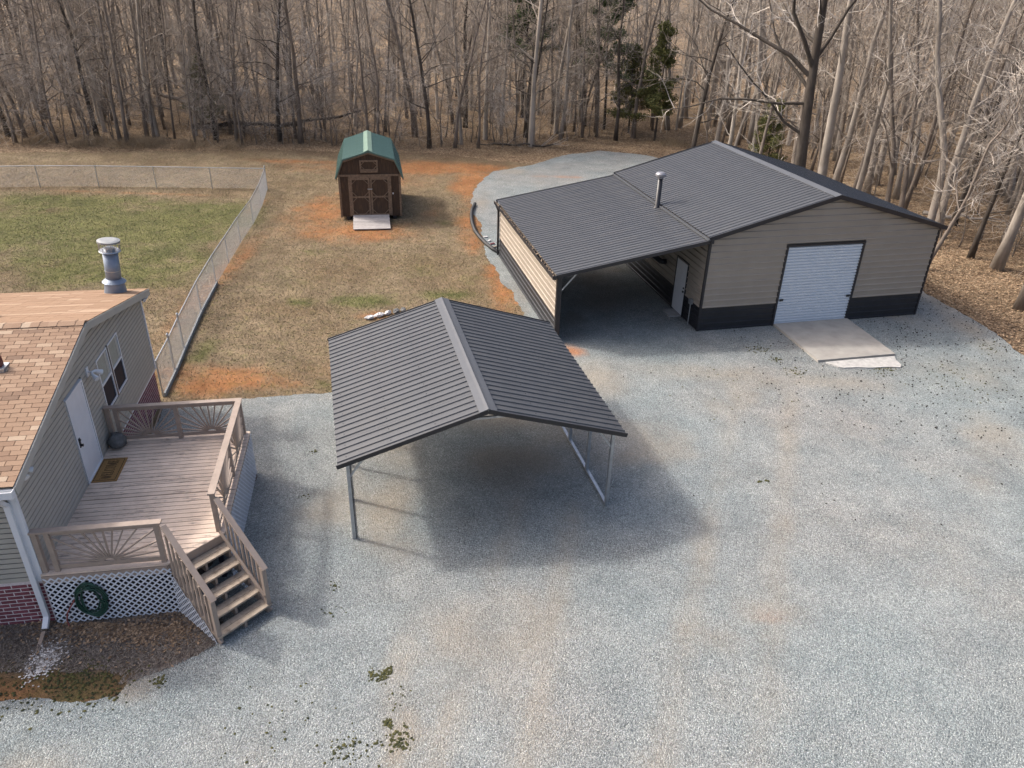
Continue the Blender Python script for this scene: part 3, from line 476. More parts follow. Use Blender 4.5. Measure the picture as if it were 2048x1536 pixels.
# ------------------------------------------------------------------ carport
C = empty('carport', (-3.49, 13.52, 0), R(14.405), 'open charcoal metal gable carport on galvanised steel legs', 'carport')
CW, CD, CH, CR, co_, cf = 6.069, 5.924, 2.189, 3.18, .207, .263; cs = (CR - CH) / (CW / 2 + co_); c0, c1 = -cf, CD + .2
roof_slope(C, (-co_, 0, CH), (CW / 2, 0, CR), c0, c1, (0, 1, 0), 7, 4, roofm, .024)
roof_slope(C, (CW + co_, 0, CH), (CW / 2, 0, CR), c0, c1, (0, 1, 0), 7, 4, roofm, .024)
MB().prism([(CW / 2 - .2, c0 - .02, CR + .035 - .2 * cs), (CW / 2 - .06, c0 - .02, CR + .035 - .045 * cs), (CW / 2, c0 - .02, CR + .05), (CW / 2 + .06, c0 - .02, CR + .035 - .045 * cs), (CW / 2 + .2, c0 - .02, CR + .035 - .2 * cs), (CW / 2 + .2, c0 - .02, CR + .02 - .2 * cs), (CW / 2, c0 - .02, CR - .0), (CW / 2 - .2, c0 - .02, CR + .02 - .2 * cs)], (0, c1 - c0 + .04, 0)).obj('ridge_cap', ridgem, C)
for y in (c0 - .012, c1 + .012):
    MB().bar((-co_ - .02, y, CH - .035), (CW / 2, y, CR - .03), .022, .1).obj('gable_trim', trimm, C); MB().bar((CW / 2, y, CR - .031), (CW + co_ + .02, y, CH - .036), .026, .1).obj('gable_trim', trimm, C)
for x in (0, CW):
    MB().box(x - .04, x + .04, -.038, CD + .038, 0, .064).obj('base_rail', galv, C); s_ = 1 if x == 0 else -1
    for y in (0, 1.48, 2.96, 4.44, CD):
        MB().box(x - .038, x + .038, y - .038, y + .038, .064, CH + co_ * cs - .03).obj('leg', galv, C); MB().bar((x + s_ * .02, y, CH - .5), (x + s_ * .5, y, CH + (co_ + .5) * cs - .05), .045, .045).obj('brace', galv, C)
for y in (0, 1.48, 2.96, 4.44, CD):
    MB().bar((-.03, y, CH + co_ * cs - .055), (CW / 2, y, CR - .06), .06, .06).obj('rafter', galv, C); MB().bar((CW / 2, y, CR - .061), (CW + .03, y, CH + co_ * cs - .056), .058, .06).obj('rafter', galv, C)
    MB().bar((CW / 2 - .9, y, CR - .06 - .9 * cs), (CW / 2 + .9, y, CR - .06 - .9 * cs), .05, .05).obj('collar_tie', galv, C)
scw = MB(); rr = random.Random(4)
for sd in (-1, 1):
    for t in np.linspace(.06, .95, 4):
        for i in range(14):
            y = c0 + .23 + i * .455 + rr.uniform(-.01, .01); x = CW / 2 + sd * (CW / 2 + co_) * (1 - t); z = CH + (CR - CH) * t + .006
            scw.box(x - .006, x + .006, y - .006, y + .006, z - .004, z + .008)
o = scw.obj('roof_screws', darkm, C); tag(o, kind='stuff')

# ------------------------------------------------------------------ shed
S = empty('garden_shed', (-8.983, 38.246, 0), R(10.639), 'dark stained wooden barn shed with green gambrel metal roof', 'shed')
SW, SD, SH, SR = 3.066, 5.1, 2.24, 3.46; bk = .33; bz = 3.03
prof = [(0, .18), (SW, .18), (SW, SH), (SW - bk + .02, bz - .05), (SW / 2, SR - .07), (bk - .02, bz - .05), (0, SH)]
MB().prism([(x, .02, z) for x, z in prof], (0, SD - .04, 0)).obj('body', shedm, S)
def zroof(x): x = min(x, SW - x); return SH + (bz - .05 - SH) * min(1, x / (bk - .02)) + max(0, (x - bk) / (SW / 2 - bk)) * (SR - bz) - .02
nb = 30; bw = SW / nb
for i in range(nb):
    xa = i * bw; zt = min(zroof(xa + .01), zroof(xa + bw - .01)); MB().box(xa + .004, xa + bw - .004, -.004, .024, .16, zt).obj('board', shedm, S)
nb = 50; bw = SD / nb
bmesh_side = MB().box(0, .02, .004, bw - .004, .16, SH).mesh('board')
for i in range(nb):
    for x in (-.006, SW - .014): link('board', bmesh_side, shedm, S, (x, i * bw, 0))
for x in (.35, SW - .35): MB().box(x - .09, x + .09, -.02, SD, 0, .16).obj('skid', darkm, S)
for xa, xb in ((-.02, .08), (SW - .08, SW + .02)): MB().box(xa, xb, -.032, -.004, .15, SH).obj('corner_board', shedtrim, S)
MB().box(-.03, SW + .03, -.045, -.004, 2.2, 2.3).obj('frieze_board', shedtrim, S)
ovf = .1
def gp(name, p, q, n_, rbs, y0=-ovf, y1=SD + ovf): roof_slope(S, p, q, y0, y1, (0, 1, 0), n_, rbs, greenm, .026, name)
gp('roof_panel', (-.14, 0, SH - .1), (bk - .06, 0, bz + .03), 6, 4); gp('roof_panel', (bk - .08, 0, bz + .02), (SW / 2, 0, SR), 6, 4)
gp('roof_panel', (SW + .14, 0, SH - .1), (SW - bk + .06, 0, bz + .03), 6, 4); gp('roof_panel', (SW - bk + .08, 0, bz + .02), (SW / 2, 0, SR), 6, 4)
ss = (SR - bz) / (SW / 2 - bk); MB().prism([(SW / 2 - .22, -ovf - .02, SR + .03 - .22 * ss), (SW / 2, -ovf - .02, SR + .045), (SW / 2 + .22, -ovf - .02, SR + .03 - .22 * ss), (SW / 2, -ovf - .02, SR + .02)], (0, SD + 2 * ovf + .04, 0)).obj('ridge_cap', greenc, S)
for p, q in (((-.15, SH - .12), (bk - .07, bz)), ((bk - .07, bz), (SW / 2, SR - .035)), ((SW / 2, SR - .036), (SW - bk + .07, bz - .001)), ((SW - bk + .07, bz - .001), (SW + .15, SH - .12))):
    MB().bar((p[0], -ovf - .012, p[1]), (q[0], -ovf - .012, q[1]), .022, .07).obj('gable_trim', greenm, S)
    MB().bar((p[0] + .02, -ovf + .05, p[1] - .09), (q[0], -ovf + .05, q[1] - .09), .05, .07).obj('fascia', shedtrim, S)
def framed(parent, x0, x1, z0, z1, cells, y=-.03, wf=.085, cz=.2):
    for xa, xb, za, zb in ((x0, x0 + wf, z0, z1), (x1 - wf, x1, z0, z1), (x0 + wf, x1 - wf, z0, z0 + wf), (x0 + wf, x1 - wf, z1 - wf, z1)): MB().box(xa, xb, y - .03, y, za, zb).obj('stile', shedtrim, parent)
    hh_ = (z1 - z0 - wf) / cells
    for i in range(cells):
        za = z0 + wf + i * hh_; zb = z0 + (i + 1) * hh_
        if i: MB().box(x0 + wf, x1 - wf, y - .031, y - .001, za - wf, za).obj('stile', shedtrim, parent)
        for xx, sx in ((x0 + wf, 1), (x1 - wf, -1)):
            for zz, sz in ((za, 1), (zb, -1)): MB().bar((xx, y - .016, zz + sz * cz), (xx + sx * cz, y - .016, zz), .03, .075, (0, 1, 0)).obj('corner_brace', shedtrim, parent)
for xa, xb in ((.56, 1.52), (1.55, 2.5)):
    dd = MB().box(xa, xb, -.03, -.006, .22, 2.12).obj('door', shedm, S); framed(dd, xa, xb, .22, 2.12, 2)
    if xa < 1: MB().box(xb - .12, xb + .12, -.085, -.062, 1.55, 1.59).obj('latch', galv, dd)
for xa, xb, za, zb in ((.46, .56, .2, 2.2), (2.5, 2.6, .2, 2.2), (.46, 2.6, 2.12, 2.199)): MB().box(xa, xb, -.052, -.004, za, zb).obj('door_casing', shedtrim, S)
lf = MB().box(1.08, 1.98, -.03, -.006, 2.48, 3.0).obj('loft_hatch', shedm, S); framed(lf, 1.08, 1.98, 2.48, 3.0, 1, wf=.08, cz=.14)
MB().box(1.1, 1.96, -.09, -.03, 2.4, 2.47).obj('hatch_shelf', shedtrim, S)
MB().box(2.64, 2.7, -.03, -.004, 1.28, 1.36).obj('outlet_cover', whitem, S)
rp = empty('ramp', (-8.983, 38.246, 0), R(10.639), 'grey weathered plank ramp sloping up to the shed doors', 'ramp')
for i in range(9):
    t0 = i / 9; ya = -.06 - i * .205; za = .215 - .17 * t0; MB().bar((.6, ya - .1, za), (2.42, ya - .1, za), .2, .04, (0, -.08, 1)).obj('plank', rampm, rp)
for x in (.7, 1.5, 2.3): MB().prism([(x, -.02, -.01), (x, -.02, .18), (x, -1.88, .03), (x, -1.88, -.01)], (.05, 0, 0)).obj('runner', shedtrim, rp)

# ------------------------------------------------------------------ house
H = empty('house', (-10.377, 19.464, 0), R(-79.646), 'taupe sided mobile home with tan shingle roof and brick skirting', 'house')
HL, zb, ze, zr, ur, HV = 8.8, 1.075, 3.42, 4.4, 4.42, -15.0
LAP = [(0, .032), (.74, .02), (.75, -.025)]
MB().box(.03, HL - .03, HV, -.03, .0, ze).prism([(.03, -.03, ze), (HL - .03, -.03, ze), (ur, -.03, zr - .06)], (0, HV + .03, 0)).obj('wall_core', sidm, H)
sl1 = (zr - ze) / ur; sl2 = (zr - ze) / (HL - ur)
hl = lambda z: (max(0, (z - ze) / sl1), HL - max(0, (z - ze) / sl2))
dU = (4.96, 5.98); dz = 1.24; win = (2.3, 3.97, 1.92, 3.27)
Gf = ((0, 0, 0), (1, 0, 0), (0, 1, 0)); courses(H, 'siding_plank', sidm, *Gf, .03, HL - .03, zb, zr - .1, .117, LAP, [(dU[0] - .03, dU[1] + .03, 1.2, 3.38), (win[0], win[1], win[2], win[3])], hl)
Nf = ((HL, 0, 0), (0, -1, 0), (1, 0, 0)); courses(H, 'siding_plank', sidm, *Nf, .03, 4, zb, ze - .02, .117, LAP)
MB().box(HL - .02, HL + .02, HV, -4, zb, ze).obj('side_wall', sidm, H)
for x in (0, HL):
    MB().box(x - (.02 if x else .04), x + .04, -.1, .045, zb - .02, ze - .02).obj('corner_trim', whitem, H)
MB().box(.0, 4.2, .0, .03, zb - .05, zb).obj('skirt_trim', whitem, H)
# brick skirting
MB().box(.06, HL - .005, HV, -.005, -.1, zb - .01).obj('mortar_bed', mortar, H)
bW, bH, mo = .26, .068, .022; bme = MB().box(.0, bW, -.03, 0, 0, bH).mesh('brick'); bme.materials.append(brickm); half = MB().box(.0, bW / 2 - mo / 2, -.03, 0, 0, bH).mesh('brick'); half.materials.append(brickm)
rows = int((zb - .02) / (bH + mo)); rest = MB()
for r_ in range(rows):
    z = r_ * (bH + mo) + .004; off = (r_ % 2) * (bW + mo) / 2
    n_ = int((HL - .1) / (bW + mo))
    for i in range(n_ + 1):
        u = .06 + i * (bW + mo) - off
        if u < .05: u0, hf = .06, True
        elif u + bW > HL: continue
        else: u0, hf = u, False
        if (u0 < 1.9 and r_ > 2) or u0 > HL - .45: link('brick', half if hf else bme, None, H, (u0, .0, z))
        else: rest.box(u0, u0 + (bW / 2 if hf else bW), -.03, .0, z, z + bH)
    for i in range(20):
        v = -.03 - i * (bW + mo) + off
        if v > -.02: v = -.03; 
        if v - bW < -4: break
        if i < 6: link('brick', bme, None, H, (HL - .0, v, z), (0, 0, R(-90)))
        else: rest.box(HL - .03, HL, v - bW, v, z, z + bH)
tag(rest.obj('brickwork', brickm, H), kind='stuff')
# roof
oh = .28; p_e1 = V3(-oh, 0, ze - oh * sl1 + .05); p_r = V3(ur, 0, zr + .05); p_e2 = V3(HL + oh, 0, ze - oh * sl2 + .05)
for a_, b_ in ((p_e1, p_r), (p_e2, p_r)):
    MB().prism([a_ + V3(0, .2, -.07), b_ + V3(0, .2, -.07), b_ + V3(0, .2, -.008), a_ + V3(0, .2, -.008)], (0, HV - .4, 0)).obj('roof_deck', darkm, H)
    MB().bar(a_ + V3(0, .215, -.1), b_ + V3(0, .215, -.1), .03, .17).obj('rake_board', soffm, H)
ex, tw, tl = .127, .305, .2
Lv = unit(p_r - p_e2); ln2 = np.linalg.norm(p_r - p_e2); nrm = unit(np.cross(V3(0, -1, 0), Lv)); nrm = nrm if nrm[2] > 0 else -nrm
def tabmesh(L, N): return MB().sheet((0, 0, 0), (0, -1, 0), L, N, [(.006, .004), (tw - .006, .004)], ex - .009, .013).mesh('shingle')
tm = tabmesh(Lv, nrm); tm.materials.append(shingm); th = MB().sheet((0, 0, 0), (0, -1, 0), Lv, nrm, [(.006, .004), (tw / 2 - .006, .004)], ex - .009, .013).mesh('shingle'); th.materials.append(shingm)
rr = random.Random(9); rest = MB(); restc = []
pal_ = [(.21, .13, .085), (.26, .165, .105), (.285, .185, .12), (.3, .195, .125), (.31, .205, .135), (.38, .27, .185)]
nrow = int(ln2 / ex); cnt = 0
for r_ in range(nrow):
    base = p_e2 + Lv * (r_ * ex) + nrm * (.006 + .0); odd = r_ % 2; vmax = -.1 - 1.9 * r_ / nrow
    for i in range(int(15 / tw)):
        v = .21 - i * tw + (tw / 2 if odd and i else 0)
        if v < HV: break
        pos = base + V3(0, v, 0) + nrm * rr.uniform(0, .004)
        if v > vmax - .5 and cnt < 300: link('shingle', th if odd and i == 0 else tm, None, H, tuple(pos)); cnt += 1
        elif v > -6: q = rr.choice(pal_); rest.sheet(pos, (0, -1, 0), Lv, nrm, [(.006, .004), (tw - .006, .004)], ex - .009, .013); restc += [q] * 8
Lf = unit(p_r - p_e1); nf = unit(np.cross(V3(0, 1, 0), Lf)); nf = nf if nf[2] > 0 else -nf; ln1 = np.linalg.norm(p_r - p_e1)
for r_ in range(int(ln1 / ex) + 1):
    base = p_e1 + Lf * (r_ * ex); off = (r_ % 2) * tw / 2
    i = 0; v = .21
    q = rr.choice(pal_)
    while v > -13:
        w_ = tw if rr.random() < .6 else tw * 2
        if rr.random() < .6: q = rr.choice(pal_[1:] + [(.29, .19, .123)] * 8)
        pos = base + V3(0, v, 0) + nf * rr.uniform(0, .003); rest.sheet(pos, (0, -1, 0), Lf, nf, [(.003, .006), (w_ - .003, .006)], min(ex - .006, ln1 - r_ * ex + .01), .012); restc += [q] * 8; v -= w_
me = rest.mesh('shingle_field'); at = me.color_attributes.new('col', 'FLOAT_COLOR', 'POINT'); cc = np.ones((len(me.vertices), 4), np.float32); rc = np.array(restc)[:len(me.vertices)]; cc[:len(rc), :3] = rc; at.data.foreach_set('color', cc.ravel())
tag(link('shingle_field', me, vsh, H), kind='stuff')
cm = MB().prism([(-.15, 0, -.15 * sl1), (0, 0, .01), (.15, 0, -.15 * sl2), (.15, 0, -.15 * sl2 - .012), (0, 0, -.004), (-.15, 0, -.15 * sl1 - .012)], (0, -.2, 0)).mesh('ridge_shingle'); cm.materials.append(shingm)
for i in range(45): link('ridge_shingle', cm, None, H, (ur, .21 - i * .18, zr + .082 + (i % 2) * .004), (R(1.5), 0, 0))
# gutter, downspout
g_ = MB(); ug = HL + oh + .01; zg = p_e2[2] - .04
g_.box(ug, ug + .012, HV, .2, zg - .12, zg); g_.box(ug, ug + .12, HV, .2, zg - .13, zg - .118); g_.box(ug + .11, ug + .125, HV, .2, zg - .13, zg + .01); g_.box(ug, ug + .125, .2, .212, zg - .13, zg + .01); g_.obj('gutter', whitem, H)
MB().bar((ug + .06, -.12, zg - .12), (ug + .06, -.12, zg - .2), .07, .09).bar((ug + .06, -.12, zg - .18), (HL + .07, -.12, zg - .5), .09, .07).bar((HL + .07, -.12, zg - .47), (HL + .07, -.12, .18), .1, .075).bar((HL + .07, -.12, .2), (HL + .26, -.12, .06), .1, .075).obj('downspout', whitem, H)
MB().box(HL, HL + oh, HV, .19, ze - .06, ze - .04).obj('soffit', soffm, H)
# door with frame and handle
dd = MB().box(dU[0] + .05, dU[1] - .05, -.02, .03, dz + .04, dz + 2.06).obj('front_door', whitem, H)
fm = MB(); fm.box(dU[0], dU[0] + .05, -.02, .045, dz, dz + 2.11); fm.box(dU[1] - .05, dU[1], -.02, .045, dz, dz + 2.11); fm.box(dU[0] + .05, dU[1] - .05, -.02, .046, dz + 2.06, dz + 2.11); fm.box(dU[0] + .05, dU[1] - .05, -.02, .06, dz, dz + .04); fm.obj('door_frame', whitem, H)
MB().box(dU[1] - .16, dU[1] - .09, .03, .045, dz + .9, dz + 1.12).tube([(dU[1] - .125, .04, dz + .95), (dU[1] - .125, .09, dz + .95)], [.02, .035], 10).tube([(dU[1] - .125, .04, dz + 1.08), (dU[1] - .125, .065, dz + 1.08)], .028, 10).obj('handle', darkm, dd)
# twin windows
for ua, ub in ((2.3, 3.1), (3.17, 3.97)):
    wn = MB(); t = .045
    for xa, xb, za, zb_ in ((ua, ua + t, 1.92, 3.27), (ub - t, ub, 1.92, 3.27), (ua + t, ub - t, 1.92, 1.92 + t), (ua + t, ub - t, 3.27 - t, 3.27), (ua + t, ub - t, 2.57, 2.62)): wn.box(xa, xb, -.03, .035, za, zb_)
    wo_ = wn.obj('window', whitem, H); MB().box(ua + t, ub - t, -.02, .012, 1.965, 2.57).obj('pane', glassm, wo_); MB().box(ua + t, ub - t, -.02, .012, 2.62, 3.225).obj('shaded_pane', shadem, wo_)
    MB().box(ua + t + .02, ua + t + .16, .012, .018, 2.64, 3.2).obj('blind_edge', soffm, wo_)
MB().box(3.1, 3.17, -.03, .04, 1.92, 3.27).obj('mullion', darkm, H)
lp = MB().box(4.5, 4.63, .015, .05, 3.2, 3.42).obj('wall_lamp', whitem, H)
MB().tube([(4.56, .05, 3.3), (4.56, .14, 3.3)], .02, 8).obj('lamp_arm', whitem, lp)
for s_ in (-.09, .09): MB().tube([(4.56, .13, 3.3), (4.56 + s_, .16, 3.28), (4.56 + s_ * 1.9, .27, 3.2)], [.02, .035, .065], 12).obj('flood_head', whitem, lp)
for u_ in (.06, 8.45):
    fl = MB().box(u_ - .05, u_ + .05, .015, .06, 3.26, 3.38).obj('eave_lamp', whitem, H)
    for s_ in (-.07, .07): MB().tube([(u_, .06, 3.32), (u_ + s_, .1, 3.3), (u_ + s_ * 1.8, .2, 3.24)], [.02, .03, .06], 12).obj('flood_head', whitem, fl)
# roof items
cx, cy, cz = .2, -.48, ze + .1
cm_ = mat('dull_zinc', (.22, .26, .32), .5, .15, 5, metal=.45, bump=.05, bscale=4)
ch = MB().tube([(cx, cy, cz + .2), (cx, cy, cz + 1.12)], .19, 24).obj('flue_pipe', cm_, H, True)
MB().tube([(cx, cy, cz - .12), (cx, cy, cz + .3), (cx, cy, cz + .31), (cx, cy, cz + .4)], [.3, .24, .3, .2], 24).obj('flashing_cone', cm_, ch)
MB().tube([(cx, cy, cz + .62), (cx, cy, cz + .64)], .196, 24).tube([(cx, cy, cz + 1.1), (cx, cy, cz + 1.17)], [.18, .18], 20).obj('pipe_band', galv, ch)
MB().tube([(cx, cy, cz + 1.16), (cx, cy, cz + 1.19)], [.27, .25], 24).tube([(cx, cy, cz + 1.19), (cx, cy, cz + 1.26)], .13, 20).obj('collar', galv, ch)
MB().tube([(cx, cy, cz + 1.4), (cx, cy, cz + 1.45), (cx, cy, cz + 1.47)], [.28, .28, .2], 28).obj('rain_cap', mat('pale_cap', (.27, .28, .28), .5, .1, 5, metal=.2), ch)
for k in range(14):
    an = k * 6.283 / 14; MB().bar((cx + .25 * math.cos(an), cy + .25 * math.sin(an), cz + 1.18), (cx + .26 * math.cos(an), cy + .26 * math.sin(an), cz + 1.41), .012, .006).obj('cap_strut', galv, ch)
ch.matrix_local = Matrix.Translation((cx, cy, cz)) @ Matrix.Rotation(R(-4.5), 4, 'X') @ Matrix.Translation((-cx, -cy, -cz))
MB().prism([(3.15, -2.1, zr - .26), (3.5, -2.1, zr - .19), (3.44, -2.1, zr + .02), (3.2, -2.1, zr - .03)], (0, -.4, 0)).obj('roof_vent', mat('dark_vent', (.07, .07, .08), .6, .1, 5), H)
MB().box(5.78, 5.92, -1.12, -.98, zr - .28, zr - .02).obj('vent_pipe', mat('rust_red', (.13, .035, .025), .7, .2, 8), H); MB().box(5.7, 6.02, -1.2, -.9, zr - .31, zr - .22).obj('vent_flashing', galv, H)

# ------------------------------------------------------------------ deck
Dk = empty('deck', (-10.377, 19.464, 0), R(-79.646), 'raised wooden deck with sunburst railings, white lattice skirt and corner stairs', 'deck')
U0, U1, VW = 4.15, 8.9, 3.22; CU, CV = 8.05, 2.27   # chamfer from (U1,CV) to (CU,VW)
nb = 33; bw = (U1 - U0) / nb; drng = random.Random(2)
for i in range(nb):
    ua = U0 + i * bw; ub = ua + bw - (.016 if i != 16 else .03); ve = lambda u: VW if u <= CU else VW - (u - CU) * (VW - CV) / (U1 - CU)
    if ub > CU: poly = [(ua, .03), (ub, .03), (ub, ve(ub)), (max(ua, CU), ve(max(ua, CU)))] + ([(ua, VW)] if ua < CU else [])
    else: poly = [(ua, .03), (ub, .03), (ub, VW), (ua, VW)]
    MB().prism([(p[0], p[1], dz - .035 + drng.uniform(-.0015, .0015)) for p in poly], (0, 0, .035)).obj('floorboard', deckm, Dk)
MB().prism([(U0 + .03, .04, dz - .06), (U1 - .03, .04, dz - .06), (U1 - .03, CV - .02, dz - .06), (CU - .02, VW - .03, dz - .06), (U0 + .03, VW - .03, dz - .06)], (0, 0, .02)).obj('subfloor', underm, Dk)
for p, q in (((U0 + .03, .03), (U0 + .03, VW - .03)), ((U0 + .05, VW - .03), (CU, VW - .03)), ((CU, VW - .03), (U1 - .03, CV)), ((U1 - .03, CV), (U1 - .03, .03))):
    MB().bar((*p, dz - .135), (*q, dz - .135), .04, .18).obj('rim_joist', railm, Dk)
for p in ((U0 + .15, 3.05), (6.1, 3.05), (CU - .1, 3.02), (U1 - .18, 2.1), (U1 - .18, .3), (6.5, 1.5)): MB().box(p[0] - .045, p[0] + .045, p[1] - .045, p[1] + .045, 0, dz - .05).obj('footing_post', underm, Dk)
ZT = dz + .95
def post(u, v, z0=dz - .0, z1=ZT - .02): MB().box(u - .045, u + .045, v - .045, v + .045, z0, z1).obj('rail_post', railm, Dk)
def burst(p, q):
    p = np.array(p); q = np.array(q); d = unit(q - p); L = np.linalg.norm(q - p); P = lambda s_, z: (*(p + d * s_), z); z0 = dz + .13; z1 = ZT - .07
    MB().bar(P(.045, z0 - .03), P(L - .045, z0 - .03), .04, .085).obj('bottom_rail', railm, Dk)
    MB().bar(P(.045, z1 + .005), P(L - .045, z1 + .005), .04, .085).obj('top_rail', railm, Dk)
    zA, zB = z0 + .012, z1 - .037; hw = L / 2 - .045; n_ = 13
    for k in range(n_):
        an = math.pi * (k + .6) / (n_ + .2); cx_, sx_ = math.cos(an), math.sin(an); t = min(hw / max(abs(cx_), 1e-6), (zB - zA) / sx_); t0 = .1
        MB().bar(P(L / 2 + cx_ * t0, zA + sx_ * t0 * .5), P(L / 2 + cx_ * t, zA + sx_ * t), .028, .034, (d[1], -d[0], 0)).obj('spindle', railm, Dk)
def caprail(p, q, ext=(0, 0)):
    p = np.array(p); q = np.array(q); d = unit(q - p); a_ = p - d * ext[0]; b_ = q + d * ext[1]; MB().bar((*a_, ZT), (*b_, ZT), .14, .036).obj('cap_rail', railm, Dk)
fu, rv, nu = U0 + .09, VW - .13, U1 - .11
for v in (.1, 1.62, rv): post(fu, v)
post(fu, .28); burst((fu, .28), (fu, 1.62)); burst((fu, 1.62), (fu, rv)); caprail((fu, .04), (fu, rv), (0, .07))
post(6.05, rv); post(7.98, rv); burst((fu, rv), (6.05, rv)); burst((6.05, rv), (7.98, rv)); caprail((fu, rv), (7.98, rv), (-.072, .07))
post(nu, .1); post(nu, .32); post(nu, 2.22); burst((nu, .32), (nu, 2.22)); caprail((nu, .04), (nu, 2.22), (0, .1))
# stairs
M0 = np.array([(U1 + CU) / 2, (CV + VW) / 2]); sd = unit(np.array([VW - CV, U1 - CU])); sw = np.array([-sd[1], sd[0]]); hwid = .575; rise = dz / 6; run = .28
SP = lambda d_, w_, z: (*(M0 + sd * d_ + sw * w_), z)
MB().bar(SP(.0, -hwid, dz - .1), SP(.0, hwid, dz - .1), .03, .19).obj('riser_board', railm, Dk)
for i in range(1, 6):
    z = dz - rise * i
    for d0 in (.0, .142): MB().bar(SP((i - 1) * run + d0 + .085, -hwid - .02, z - .02), SP((i - 1) * run + d0 + .085, hwid + .02, z - .02), .134, .04).obj('tread', treadm, Dk)
    for w_ in (-hwid + .05, 0, hwid - .05): MB().bar(SP((i - 1) * run + .16, w_, z - .04), SP((i - 1) * run + .16, w_, max(0, z - rise - .06)), .05, .2, (*sd, 0)).obj('tread_support', railm, Dk)
for w_ in (-hwid + .02, hwid - .02): MB().bar(SP(.03, w_, dz - rise - .17), SP(5 * run, w_, .02), .04, .16).obj('stringer', railm, Dk)
for s_ in (-1, 1):
    w_ = s_ * (hwid - .02); nt_ = 1.13; d1 = 5 * run - .06
    MB().bar(SP(d1, w_, .0 + rise * .9), SP(d1, w_, nt_), .09, .09, (*sd, 0)).obj('newel_post', railm, Dk)
    MB().bar(SP(.06, w_, ZT - .03), SP(d1 + .1, w_, nt_ + .0), .11, .04).obj('handrail', railm, Dk)
    if s_ == 1: MB().bar(SP(.05, w_ - .05, dz + .12), SP(d1, w_ - .05, .42), .035, .08).obj('lower_rail', railm, Dk)
    for k in range(8):
        t = (k + .7) / 8.4; d_ = .06 + (d1 - .06) * t; zt = ZT - .05 + (nt_ - ZT + .03) * t; zb2 = (dz - .3) + (.12 - (dz - .3)) * t + .1; MB().bar(SP(d_, w_ + s_ * .045, zb2), SP(d_, w_ + s_ * .045, zt), .036, .036, (*sd, 0)).obj('baluster', railm, Dk)
# lattice skirts
def lattice(P, A, poly, sp_=.095, wd=.031, Nn=None):
    """poly in (s,z) convex; P origin (u,v), A direction"""
    P = np.array(P); A = unit(np.array(A)); Nn = np.array([-A[1], A[0]]); mb = MB(); poly = np.array(poly, float)
    for sgn, off in ((1, 0), (-1, .009)):
        dirv = np.array([1, sgn]) / math.sqrt(2); nv = np.array([-dirv[1], dirv[0]]); pr = poly @ nv
        for c_ in np.arange(math.floor(pr.min() / sp_) * sp_ + sp_ / 2, pr.max(), sp_):
            ts = []
            for i in range(len(poly)):
                p_, q_ = poly[i], poly[(i + 1) % len(poly)]; a_, b_ = p_ @ nv - c_, q_ @ nv - c_
                if a_ * b_ < 0: x_ = p_ + (q_ - p_) * (a_ / (a_ - b_)); ts.append(x_ @ dirv)
            if len(ts) == 2:
                pts = [nv * c_ + dirv * t for t in ts]; w3 = [(*(P + A * x_[0] + Nn * off), x_[1]) for x_ in pts]; mb.bar(w3[0], w3[1], .007, wd, np.cross((A[0] * dirv[0], A[1] * dirv[0], dirv[1]), (Nn[0], Nn[1], 0)))
    return mb.obj('lattice_panel', latm, Dk)
zl = dz - .09
lattice((U1 + .0, .05), (0, 1), [(0, .0), (CV, 0), (CV, zl), (0, zl)])
lattice((CU, VW + .0), (-1, 0), [(0, 0), (CU - U0, 0), (CU - U0, zl), (0, zl)])
lattice((U0 - .0, VW), (0, -1), [(0, 0), (VW, 0), (VW, zl), (0, zl)])
for s_ in (-1, 1):
    b0 = M0 + sw * s_ * (hwid + .035) + sd * .02
    lattice(b0, sd, [(0, 0), (5 * run - .1, 0.0), (5 * run - .1, .1), (0.0, dz - .25)])
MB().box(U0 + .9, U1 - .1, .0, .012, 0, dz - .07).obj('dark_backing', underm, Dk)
# things on and by the deck
Mt = empty('door_mat', (-10.377, 19.464, 0), R(-79.646), 'brown coir door mat reading WELCOME before the white front door', 'door mat')
MB().box(5.0, 5.93, .04, .59, dz, dz + .018).obj('mat_base', coirm, Mt)
zm = dz + .018
for i_, ins in enumerate((.045,)):
    bm2 = MB(); w_ = .012 if i_ == 0 else .006
    for xa, xb, ya, yb in ((5.0 + ins, 5.93 - ins, .04 + ins, .04 + ins + w_), (5.0 + ins, 5.93 - ins, .59 - ins - w_, .59 - ins), (5.0 + ins, 5.0 + ins + w_, .04 + ins + w_, .59 - ins - w_), (5.93 - ins - w_, 5.93 - ins, .04 + ins + w_, .59 - ins - w_)): bm2.box(xa, xb, ya, yb, zm - .002, zm + .0022)
    bm2.obj('printed_border', blkprint, Mt)
